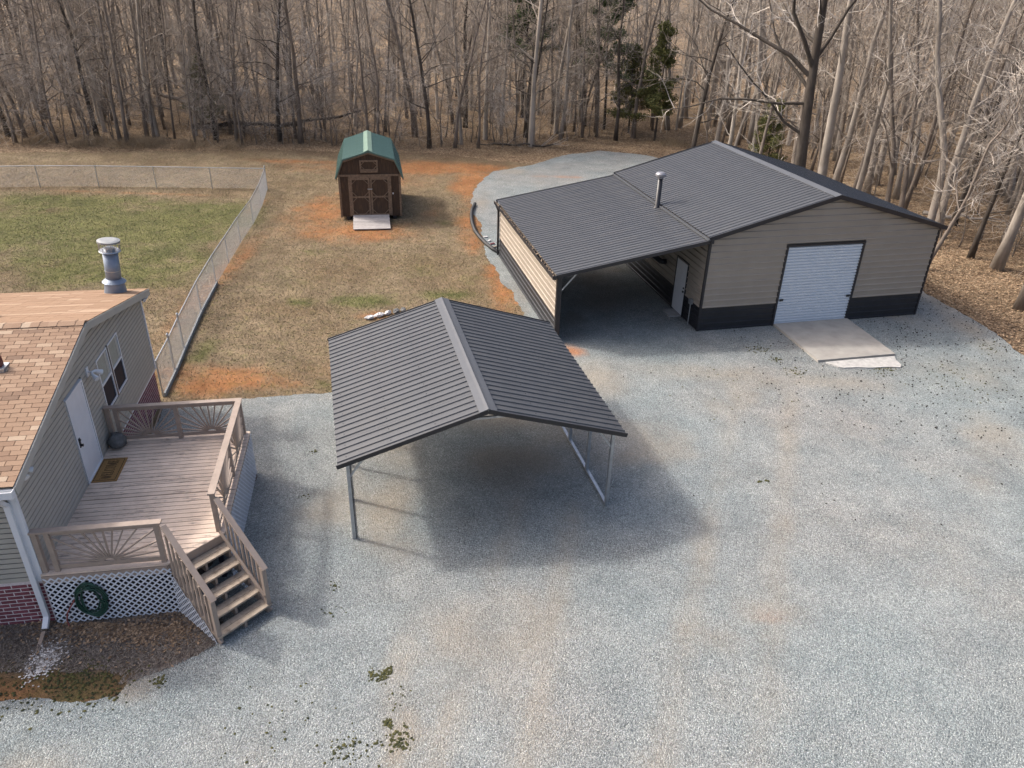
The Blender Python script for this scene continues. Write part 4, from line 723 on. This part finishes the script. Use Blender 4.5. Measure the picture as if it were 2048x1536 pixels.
# letters as thick strokes with small serifs, unit cell 1 wide x 1 high
LT = {'W': [(0, 1, .27, 0, .15), (.27, 0, .5, .9, .08), (.5, .9, .73, 0, .15), (.73, 0, 1, 1, .08), (-.1, 1, .16, 1, .06), (.4, .95, .6, .95, .06), (.86, 1, 1.1, 1, .06)],
      'E': [(.2, 0, .2, 1, .17), (.05, .97, .85, .97, .07), (.05, .03, .9, .03, .07), (.2, .52, .65, .52, .07), (.85, .75, .85, 1, .06), (.9, 0, .9, .27, .06), (.65, .4, .65, .64, .05)],
      'L': [(.25, 0, .25, 1, .17), (.05, .97, .5, .97, .06), (.05, .03, .9, .03, .07), (.9, 0, .9, .3, .06)],
      'C': [(.12, .3, .12, .7, .17), (.12, .3, .3, .06, .12), (.3, .05, .7, .04, .07), (.7, .04, .92, .25, .07), (.12, .7, .3, .94, .12), (.3, .95, .7, .96, .07), (.7, .96, .9, .75, .08), (.9, .66, .9, .98, .06)],
      'O': [(.1, .3, .1, .7, .17), (.9, .3, .9, .7, .17), (.1, .3, .3, .06, .12), (.9, .3, .7, .06, .12), (.1, .7, .3, .94, .12), (.9, .7, .7, .94, .12), (.28, .04, .72, .04, .07), (.28, .96, .72, .96, .07)],
      'M': [(.1, 0, .1, 1, .09), (.12, 1, .5, .1, .15), (.5, .1, .86, 1, .08), (.88, 0, .88, 1, .17), (-.05, .03, .27, .03, .06), (.7, .03, 1.05, .03, .06), (-.05, .98, .2, .98, .06), (.8, .98, 1.05, .98, .06)]}
cw, chh, gap = .084, .235, .02; wds = {'W': 1.35, 'M': 1.25, 'O': 1.05, 'C': .98}; tot = sum(cw * wds.get(k, .85) + gap for k in 'WELCOME') - gap; s0 = 5.465 + tot / 2
for k in 'WELCOME':
    ww = cw * wds.get(k, .85); lm = MB()
    for j_, (xa, ya, xb, yb, t) in enumerate(LT[k]):
        # reading runs from the near end (large u) to the far end, tops towards the wall
        pa = (s0 - xa * ww, 0.435 - ya * chh, zm + .0012 + j_ * .00012); pb = (s0 - xb * ww, 0.435 - yb * chh, zm + .0012 + j_ * .00012); lm.bar(pa, pb, t * cw * 1.15, .003)
    lm.obj('letter', blkprint, Mt); s0 -= ww + gap
rk = rock_mesh((.24, .2, .36), 5, 12); rk.v = [np.c_[q[:, :2] * (1.25 - 1.9 * q[:, 2:3].clip(0, .36) ** 1.2), q[:, 2]] for q in rk.v]
o = rk.obj('rock', rockm, None, True); hm = Matrix.Translation((-10.377, 19.464, 0)) @ Matrix.Rotation(R(-79.646), 4, 'Z'); o.matrix_world = hm @ Matrix.Translation((4.48, .24, dz)) @ Matrix.Rotation(.5, 4, 'Z'); tag(o, 'grey rock standing on the deck boards in the far wall corner', 'rock')
hs = []; NL = 8; rr = np.random.RandomState(8)
for i in range(NL * 28):
    an = i / 28 * 6.283; k = i // 28; hs.append((U1 + .03 + .011 * (k % 3) + .008 * math.sin(an * 1.3), .78 + (.225 + .05 * math.sin(k * 2.1 + an * .13)) * math.cos(an) + .05 * math.sin(k * 1.9), .56 + (.36 + .055 * math.cos(k * 1.7)) * math.sin(an) + .03 * math.cos(k * 2)))
o = MB().tube(hs, .016, 8).obj('garden_hose', hosem); o.matrix_world = hm; tag(o, 'coiled dark green garden hose hanging on the white lattice', 'hose')
o = MB().tube([(U1 + .05, .5, .62), (U1 + .06, .42, .5), (U1 + .05, .3, .3), (U1 + .05, .25, .12), (U1 + .08, .27, .02), (U1 + .2, .36, .012)], .013, 8).obj('red_hose', redhose); o.matrix_world = hm; tag(o, 'short red hose hanging down beside the coiled green hose', 'hose')
o = MB().bar((HL + .3, -.14, .03), (HL + .75, -.1, .0), .07, .02).obj('wood_strip', railm); o.matrix_world = hm; tag(o, 'weathered wood strip on the soil below the downspout', 'wood strip')

# ------------------------------------------------------------------ chain-link fence
wirem = mat('zinc_wire', (.5, .51, .51), .5, .1, 4)
FN = empty('chain_link_fence', (-14.5, 43.9, 0), 0, 'galvanised chain-link fence around the lawn beside the house', 'fence')
fp = [(-35.4, 42.0), (-32.3, 42.25), (-29.2, 42.55), (-27.1, 42.95), (-23.95, 43.35), (-20.75, 43.55), (-17.6, 43.72), (-14.5, 43.9), (-13.75, 40.4), (-13.2, 37.2), (-12.85, 34.16), (-12.46, 31.41), (-12.12, 28.91), (-11.66, 26.05), (-11.03, 22.83), (-10.7, 21.26), (-10.42, 19.7)]
fz = lambda x, y, z: (x + 14.5, y - 43.9, z); FHt = 1.2
for i, (x, y) in enumerate(fp):
    big_ = i in (7, 14, 15); MB().tube([fz(x, y, -.05), fz(x, y, FHt + (.12 if big_ else .0))], .035 if big_ else .024, 10).obj('post', galv, FN)
    if big_: MB().tube([fz(x, y, FHt + .11), fz(x, y, FHt + .15)], [.045, .015], 10).obj('post_cap', galv, FN)
for (xa, ya), (xb, yb) in zip(fp[:-1], fp[1:]):
    MB().tube([fz(xa, ya, FHt - .02), fz(xb, yb, FHt - .02)], .021, 8).obj('top_rail', galv, FN)
    L = math.hypot(xb - xa, yb - ya); d = np.array([(xb - xa) / L, (yb - ya) / L]); nn = np.array([-d[1], d[0]]) * .03; mv = []; wr = .003; s_ = .075
    for sg in (1, -1):
        for c_ in np.arange(-FHt, L + FHt, s_):
            pa, pb = [c_, .02], [c_ + sg * (FHt - .05), FHt - .03]
            if sg < 0: pa, pb = [c_, .02], [c_ - (FHt - .05), FHt - .03]
            # clip to 0..L
            (x0_, z0_), (x1_, z1_) = pa, pb
            if x0_ > x1_: x0_, z0_, x1_, z1_ = x1_, z1_, x0_, z0_
            if x1_ <= 0 or x0_ >= L: continue
            m_ = (z1_ - z0_) / (x1_ - x0_)
            if x0_ < 0: z0_ -= m_ * x0_; x0_ = 0
            if x1_ > L: z1_ -= m_ * (x1_ - L); x1_ = L
            mv.append((x0_, z0_, x1_, z1_, sg))
    mv = np.array(mv); k = len(mv); A3 = np.stack([xa + 14.5 + d[0] * mv[:, 0] + nn[0], ya - 43.9 + d[1] * mv[:, 0] + nn[1], mv[:, 1]], 1); B3 = np.stack([xa + 14.5 + d[0] * mv[:, 2] + nn[0], ya - 43.9 + d[1] * mv[:, 2] + nn[1], mv[:, 3]], 1)
    T = (B3 - A3) / np.linalg.norm(B3 - A3, axis=1)[:, None]; n1 = np.array([nn[0], nn[1], 0]) / .03; o1 = np.cross(T, n1) * wr; o2 = n1[None] * wr
    vv = np.stack([A3 + o1, A3 - o1 * .5 + o2, A3 - o1 * .5 - o2, B3 + o1, B3 - o1 * .5 + o2, B3 - o1 * .5 - o2], 1).reshape(-1, 3); ff = (np.array([(0, 1, 4, 3), (1, 2, 5, 4), (2, 0, 3, 5)])[None] + (np.arange(k) * 6)[:, None, None]).reshape(-1, 4)
    tag(link('wire_mesh', np_mesh('wire_mesh', vv, ff, None, 4), wirem, FN), kind='stuff')
stp = mat('grey_fence_skirt', (.2, .22, .23), .7, .25, 8)
for i in range(12, 16): (xa, ya), (xb, yb) = fp[i], fp[i + 1]; MB().bar(fz(xa + .06, ya, .05), fz(xb + .06, yb, .05), .05, .13).obj('skirt_board', stp, FN)

# ------------------------------------------------------------------ woods
def polyl(r_, p, d, L, n, wob, lift=0.):
    pts = [np.array(p, float)]; d = unit(d)
    for i in range(n): d = unit(d + r_.normal(0, wob, 3) + V3(0, 0, lift)); pts.append(pts[-1] + d * L / n)
    return np.array(pts)
def at_(pl_, t): f_ = t * (len(pl_) - 1); i = min(int(f_), len(pl_) - 2); return pl_[i] + (pl_[i + 1] - pl_[i]) * (f_ - i), unit(pl_[i + 1] - pl_[i])
def bare_tree(seed, Ht, r0, first=.15, nl=18, subs=5, twigs=4, wob=.05, spread=1., low=False, fork=None, kt=8, lean=(0, 0), twr=1.):
    r_ = np.random.RandomState(seed); T = MB(); B = MB(); nseg = 5 if low else 12
    tr = polyl(r_, (0, 0, -.1), (lean[0], lean[1], 1), Ht, nseg, wob, .03); tt = np.linspace(0, 1, nseg + 1); rad = r0 * (1 - .86 * tt ** .85); rad[0] *= 1.35
    T.tube(tr, rad, 4 if low else kt, not low)
    def limb(p, d, L, r1, depth=0):
        n = 2 if low else 5; pl_ = polyl(r_, p, d, L, n, .2, .06); T.tube(pl_, np.linspace(r1, max(.01, r1 * .25), n + 1), 3 if low else 5, False)
        for s_ in range(subs):
            t = r_.uniform(.2, 1); q, dq = at_(pl_, t); a_ = unit(dq + r_.normal(0, .75, 3)); L2 = L * r_.uniform(.25, .5) * (1.15 - .4 * t); n2 = 1 if low else 3; p2 = polyl(r_, q, a_, L2, n2, .22, .05)
            B.tube(p2, np.linspace(max(.01, min(r1 * .32, .028)), .006 * twr, n2 + 1), 3, False)
            for k_ in range(twigs):
                q2, d2 = at_(p2, r_.uniform(.25, 1)); a2 = unit(d2 + r_.normal(0, .7, 3)); p3 = polyl(r_, q2, a2, r_.uniform(.45, 1.35), 1 if low else 2, .16, .05); B.tube(p3, np.linspace(.0085, .0035, len(p3)) * twr, 3, False)
    for i in range(nl):
        t = first + (.98 - first) * ((i + r_.rand()) / nl) ** .9; p, d = at_(tr, t); az = r_.uniform(0, 6.283); el = r_.uniform(.1, .9) + .35 * t
        rl = r0 * (1 - .86 * t ** .85); limb(p, (math.cos(az) * math.cos(el), math.sin(az) * math.cos(el), math.sin(el)), spread * (.9 + (1 - t) ** .6 * Ht * .2) * r_.uniform(.6, 1.3), min(rl * .55, .012 + .05 * (1 - t) * spread) if not fork else rl * .5)
    if fork:
        for (t, az, el, L, rs) in fork: p, d = at_(tr, t); limb(p, (math.cos(az) * math.cos(el), math.sin(az) * math.cos(el), math.sin(el)), L, rs)
    return T, B
def tree_proto(*a_, mt=barkg, tw=twigm, **k): T, B = bare_tree(*a_, **k); t = T.mesh('trunk', True); t.materials.append(mt); b = B.mesh('crown'); b.materials.append(tw); return t, b
SL = [tree_proto(10 + i, 15 + 1.2 * i, .075 + .012 * i, .12, 22, 4, 5, wob=.05, spread=.75, kt=6, twr=.95) for i in range(5)]
MD = [tree_proto(30 + i, 17 + i, .15 + .02 * i, .15, 22, 5, 5, wob=.055, spread=.9, twr=.95, mt=[barkg, barkd, barkg, barkp][i], tw=[twigm, twigm, twigp, twigp][i]) for i in range(4)]
PL = [tree_proto(50 + i, 18, .17 + .03 * i, .32, 16, 5, 4, wob=.06, spread=.9, mt=barkp, tw=twigp) for i in range(3)]
SP_ = [tree_proto(70 + i, 4.2 + i * 1.1, .03 + .006 * i, .08, 13, 4, 3, wob=.1, spread=.8, kt=5, twr=.8, tw=[twigm, twigp, twigp][i % 3]) for i in range(4)]
def plant(kind, name, pr, x, y, rz, s, label, cat='tree', group=None, tilt=(0, 0)):
    o = empty(name, (x, y, -.03), rz, label, cat, group); o.scale = (s, s, s); o.rotation_euler = (tilt[0], tilt[1], rz)
    link('trunk', pr[0], None, o); link('crown', pr[1], None, o); return o
edge = [(-70, 49), (-35, 53.2), (-26, 54.8), (-18, 56), (-6, 56.6), (1, 58), (4, 61), (8, 63.5), (12, 63), (15, 56), (16.5, 46), (18.5, 40), (20.5, 35), (21.5, 29), (22, 20), (26, 0)]
E2 = edge + [(200, 0), (200, 230), (-200, 230), (-200, 49)]; E2 = np.array(E2, float)
rr = np.random.RandomState(42)
def vis(x, y): return abs(x - .02 * y) < y * .72 + 2
placed = []
def place_many(n, ymin, ymax, xlo, xhi, mind, inner=0.):
    out = []; tries = 0
    while len(out) < n and tries < n * 60:
        tries += 1; y = ymin + (ymax - ymin) * rr.rand() ** 1.25; x = rr.uniform(xlo, xhi)
        if not inside(E2, np.array([x]), np.array([y]))[0] or not vis(x, y): continue
        if any((x - a_) ** 2 + (y - b_) ** 2 < mind ** 2 for a_, b_ in placed[-400:]): continue
        placed.append((x, y)); out.append((x, y))
    return out
# particular trees
oak = tree_proto(91, 20, .36, .34, 6, 6, 6, wob=.018, spread=1.3, mt=barkd, tw=twigp, kt=14, fork=[(.22, 2.9, .35, 6.5, .09), (.13, 3.3, .12, 3.6, .05), (.36, 2.6, .75, 8, .13), (.38, 3.5, 1.0, 8, .13), (.4, .4, .9, 7, .11), (.3, 3.2, .3, 7.5, .085), (.17, .3, .5, 2.6, .05), (.33, 2.2, .5, 6, .1)])
plant(0, 'oak_tree', oak, 15.2, 41.5, 0, 1, 'large dark-trunked bare oak with wide limbs rising behind the garage roof', 'tree', tilt=(0, -.05)); placed.append((15.2, 41.5))
def special(nm, pr, x, y, s, lb, rz=0, tilt=(0, 0)): plant(0, nm, pr, x, y, rz, s, lb, 'tree', tilt=tilt); placed.append((x, y))
big = tree_proto(92, 20, .29, .3, 16, 5, 4, wob=.022, spread=.9, mt=barkp, tw=twigp, kt=12)
special('poplar_tree', big, 17.0, 43.2, 1, 'tall pale smooth-trunked bare tree right beside the dark oak behind the garage')
cur = tree_proto(95, 18, .2, .35, 14, 5, 4, wob=.06, spread=.9, mt=barkp, tw=twigp, kt=10)
special('bare_tree', cur, 20.4, 37.2, 1, 'pale grey bare tree with a bent trunk behind the garage corner eave', 1.0)
crk = tree_proto(96, 9, .11, .3, 12, 5, 4, wob=.14, spread=1., mt=barkg, tw=twigp, kt=8, lean=(.22, 0))
special('crooked_tree', crk, 18.6, 33.2, 1, 'thin crooked leaning bare tree close behind the garage wall corner', 0)
special('bare_tree', MD[3], 22.1, 33.6, 1.15, 'stout pale bare trunk on the leaf slope beside the garage', .4)
special('bare_tree', MD[1], 21.7, 35.1, .8, 'dark slim bare trunk on the leaf slope beyond the garage corner', 2)
special('bare_tree', MD[2], 20.35, 28.7, 1.0, 'bare tree at the foot of the leaf slope nearest the gravel edge', 3)
special('bare_tree', SL[2], 20.75, 28.9, 1.0, 'slim bare stem twinned with the tree nearest the gravel edge', 5)
for x, y, k in [(18.9, 46, 3), (19.6, 44.8, 0), (20.4, 40.2, 2), (19.9, 40.6, 0), (21.6, 38.3, 3), (16.2, 45.5, 2), (14.6, 47.5, 0), (13.2, 50, 3), (23.6, 40.6, 1), (24.6, 37.5, 2), (22.8, 46, 3), (25.5, 43.5, 0), (12.0, 54, 1)]:
    plant(0, 'bare_tree', MD[k], x, y, rr.uniform(0, 6), rr.uniform(.75, 1.05), 'tall bare tree in the open stand just behind and right of the garage', 'tree', 'bare trees standing close behind the garage'); placed.append((x, y))
for x, y, k in [(7.57, 61.8, 1), (5.1, 64.2, 0), (.7, 58.8, 1), (-6.5, 56.8, 1), (9.1, 63, 2), (3.2, 61.5, 3), (-4.7, 57.2, 0), (6.3, 65, 2)]:
    plant(0, 'bare_tree', MD[k], x, y, rr.uniform(0, 6), rr.uniform(.8, 1.), 'thicker bare tree at the woods edge between the shed and the garage', 'tree', 'thicker bare trees at the woods edge by the gravel lane'); placed.append((x, y))
for x, y, k in [(-37, 56.5, 1), (-35.6, 56.3, 0), (-22.3, 57.5, 1), (-20.6, 57, 0), (-31, 57.4, 1), (-27.6, 58, 0), (-17.6, 57.6, 1)]:
    plant(0, 'bare_tree', MD[k], x, y, rr.uniform(0, 6), rr.uniform(.8, 1.), 'thicker dark bare tree at the woods edge behind the fenced lawn', 'tree', 'thicker bare trees behind the fenced lawn'); placed.append((x, y))
# evergreens
def leafy(seed, pts_fn, n, size, cols):
    r_ = np.random.RandomState(seed); P = pts_fn(r_, n); a_ = r_.normal(0, 1, (n, 3)); a_ /= np.linalg.norm(a_, axis=1)[:, None]; b_ = np.cross(a_, r_.normal(0, 1, (n, 3))); b_ /= np.linalg.norm(b_, axis=1)[:, None]; s_ = size * r_.uniform(.6, 1.4, (n, 1))
    v = np.stack([P - a_ * s_, P + b_ * s_ * .35, P + a_ * s_, P - b_ * s_ * .35], 1); t = r_.rand(n, 1); c_ = t * np.array([cols[0]]) + (1 - t) * np.array([cols[1]])
    return np_mesh('crown', v, np.arange(4 * n).reshape(-1, 4), np.repeat(c_, 4, 0), 4)
vgreen = vcol('evergreen_leaf', .7, 3, .25, 0, .25)
def cedar(seed, Ht, r0, zlo, rad, n, cols, size=.07, gaps=.5):
    r_ = np.random.RandomState(seed); T = MB(); T.tube(polyl(r_, (0, 0, -.1), (0, 0, 1), Ht, 8, .03), np.linspace(r0, .02, 9), 8); nb_ = 46; br = []
    for i in range(nb_):
        t = r_.rand(); z = zlo + (Ht - zlo) * t; az = r_.uniform(0, 6.28); L = rad * (1 - t) ** .7 * r_.uniform(.45, 1.2) + .25; pl_ = polyl(r_, (0, 0, z), (math.cos(az), math.sin(az), r_.uniform(-.15, .5)), L, 3, .15); T.tube(pl_, np.linspace(.025, .006, 4), 3, False); br.append(pl_)
    def fn(q_, m_):
        o = np.empty((m_, 3))
        for i in range(m_): b_ = br[q_.randint(nb_)]; p, d = at_(b_, .25 + .75 * q_.rand() ** .7); o[i] = p + q_.normal(0, .17, 3) * (1, 1, .8)
        return o
    me = leafy(seed + 1, fn, n, size, cols); me.materials.append(vgreen); t = T.mesh('trunk'); t.materials.append(barkd); return t, me
ced = [cedar(201, 8.2, .1, 1.6, 2.2, 15000, ((.16, .15, .05), (.06, .075, .025)), .1), cedar(203, 6.5, .08, 1., 1.9, 10000, ((.18, .17, .06), (.07, .085, .032)), .1), cedar(205, 12, .13, 4.5, 2.6, 16000, ((.11, .14, .055), (.04, .062, .028)), .11)]
special('cedar_tree', ced[0], 10.7, 62.2, 1, 'olive green cedar at the woods edge above the gravel lane')
special('cedar_tree', ced[1], 9.0, 65.2, 1, 'smaller dull green cedar behind the olive cedar by the gravel lane', 2)
special('evergreen_tree', ced[2], 7.1, 66.5, 1.0, 'dark green evergreen with a tall crown deeper in the woods right of centre', 1)
special('evergreen_tree', ced[2], .2, 71, 1.12, 'tall green evergreen high among bare trees behind the woods edge', 4)
special('cedar_tree', ced[1], 16.6, 52, .7, 'small yellowish green cedar in the undergrowth behind the garage ridge', 3)
special('cedar_tree', ced[1], -24.5, 62, .8, 'small drab green cedar among dark trunks behind the fenced lawn', 5)
# the many
def region(x): return 0 if x < -13 else (1 if x < 11 else 2)
wh = ['behind the fenced lawn', 'behind the shed and gravel lane', 'right of the garage']
spots = place_many(228, 54, 84, -62, 44, .75)
for x, y in spots:
    rg = region(x); pr, kd = ((SL[rr.randint(5)], 'slender') if rr.rand() < (.84 if rg < 2 else .55) else ((MD if rg < 2 else PL)[rr.randint(3)], 'medium'))
    plant(0, 'bare_tree', pr, x, y, rr.uniform(0, 6.28), rr.uniform(.8, 1.15), f'{kd} bare grey tree among others in the woods {wh[rg]}', 'tree', f'{kd} bare trees in the woods {wh[rg]}', tilt=(rr.normal(0, .03), rr.normal(0, .03)))
spots = place_many(42, 31, 58, 18, 44, 1.7)
for x, y in spots:
    sp_ = rr.rand() < .5; pr = SL[rr.randint(5)] if sp_ else PL[rr.randint(3)]; kd = 'slim' if sp_ else 'pale'
    plant(0, 'bare_tree', pr, x, y, rr.uniform(0, 6.28), rr.uniform(.75, 1.1), f'{kd} bare tree standing on the leafy floor right of the garage', 'tree', f'{kd} bare trees on the leafy floor right of the garage', tilt=(rr.normal(0, .04), rr.normal(0, .04)))
spots = place_many(150, 53.5, 64, -48, 15, .45) + place_many(26, 27, 60, 15, 45, 1.)
for x, y in spots:
    rg = region(x); plant(0, 'sapling', SP_[rr.randint(4)], x, y, rr.uniform(0, 6.28), rr.uniform(.7, 1.3), f'thin twiggy bare sapling in the undergrowth {wh[rg]}', 'sapling', f'bare saplings in the undergrowth {wh[rg]}', tilt=(rr.normal(0, .08), rr.normal(0, .08)))
# distant woods, one mass
lows = []
for i in range(6):
    T, B = bare_tree(300 + i, 16 + i * .8, .1 + .03 * (i % 3), .1, 20, 4, 3, wob=.05, spread=.9, low=True, twr=1.1); V_ = np.vstack(T.v + B.v); f_ = T.f + [tuple(q + T.n for q in k) for k in B.f]; lows.append((V_, np.array([k for k in f_ if len(k) == 4], np.int32)))
vv, ff, nv = [], [], 0
def far_pt():
    while True:
        y = 58 + 100 * rr.rand() ** 1.1; x = rr.uniform(-.85, .85) * y
        if x > 14 and y < 60: continue
        if inside(E2, np.array([x]), np.array([y]))[0] and (y > 68 or rr.rand() < .5): return x, y
for i in range(640):
    x, y = far_pt()
    V_, f_ = lows[rr.randint(6)]; a_ = rr.uniform(0, 6.28); s_ = rr.uniform(.8, 1.25); c_, d_ = math.cos(a_), math.sin(a_)
    vv.append(np.c_[(V_[:, 0] * c_ - V_[:, 1] * d_) * s_ + x, (V_[:, 0] * d_ + V_[:, 1] * c_) * s_ + y, V_[:, 2] * s_]); ff.append(f_ + nv); nv += len(V_)
me = np_mesh('distant_woods', np.vstack(vv), np.vstack(ff), None, 4); o = link('distant_woods', me, mat('far_bark', (.37, .32, .265), .9, .35, .4, spec=.2)); tag(o, 'mass of bare grey trees deep in the woods', 'woods', kind='stuff')
# low brush on the woodland floor
n = 30000; px = np.r_[rr.uniform(-55, 14, 19000), rr.uniform(15, 60, 11000)]; py = np.r_[55 + np.abs(rr.normal(0, 14, 19000)), rr.uniform(27, 85, 11000)]; k = inside(E2, px, py + 1.0) & (fbm(px * .35, py * .35, 61) > .47); px = px[k]; py = py[k]; n = len(px)
hh = rr.uniform(.15, 1., n) * rr.uniform(.4, 1.3, n); a = rr.uniform(0, 6.28, n); ln = rr.normal(0, .3, (n, 2)); wd = rr.uniform(.005, .012, n); t = rr.rand(n, 1)
v = np.empty((n, 3, 3)); v[:, 0] = np.c_[px - np.cos(a) * wd, py - np.sin(a) * wd, np.full(n, -.03)]; v[:, 1] = np.c_[px + np.cos(a) * wd, py + np.sin(a) * wd, np.full(n, -.03)]; v[:, 2] = np.c_[px + ln[:, 0], py + ln[:, 1], hh]
tag(link('forest_brush', np_mesh('forest_brush', v, np.arange(3 * n).reshape(-1, 3), np.repeat(t * np.array([[.42, .35, .26]]) + (1 - t) * np.array([[.12, .09, .065]]), 3, 0)), vgrass), 'low dry brush and dead stems on the woodland floor', 'brush', kind='stuff')
# fallen trunks
def log(nm, p, q, r0, lb, mt=barkg, seed=1):
    r_ = np.random.RandomState(seed); p = np.array(p, float); q = np.array(q, float); t = np.linspace(0, 1, 9)[:, None]; pts = p + (q - p) * t + r_.normal(0, .07, (9, 3)); mb = MB().tube(pts, np.linspace(r0, r0 * .4, 9), 8); lg = empty(nm, tuple(p), 0, lb, 'fallen tree'); mb.v = [x_ - p for x_ in mb.v]; mb.obj('trunk', mt, lg, True); b = MB()
    for k in range(10):
        s_, d = at_(pts, r_.uniform(.35, 1)); b.tube(polyl(r_, s_ - p, d + r_.normal(0, .8, 3) + V3(0, 0, .4), r_.uniform(.8, 2.6), 3, .2), np.linspace(.035, .008, 4), 4, False)
    b.obj('branches', twigm, lg)
log('fallen_tree', (-29.5, 64.5, 2.4), (-21.5, 62.0, .15), .16, 'fallen trunk slanting from the branches down to the ground behind the fenced lawn', barkg, 1)
log('fallen_tree', (-25.5, 61.6, .3), (-17.2, 62.6, .35), .22, 'long fallen trunk lying level behind the fenced lawn', barkd, 2)
log('fallen_tree', (-19.4, 62.2, .2), (-12.5, 63.0, 1.4), .17, 'fallen trunk propped among thin stems left of the shed', barkd, 3)
log('fallen_tree', (-3.2, 58.6, .05), (2.6, 58.2, .15), .1, 'thin dark log on the leaves behind the lane edge', barkd, 4)
log('fallen_tree', (22.5, 42, .1), (25.8, 41.2, .25), .12, 'grey log lying on the leaf slope beyond the garage', barkp, 5)
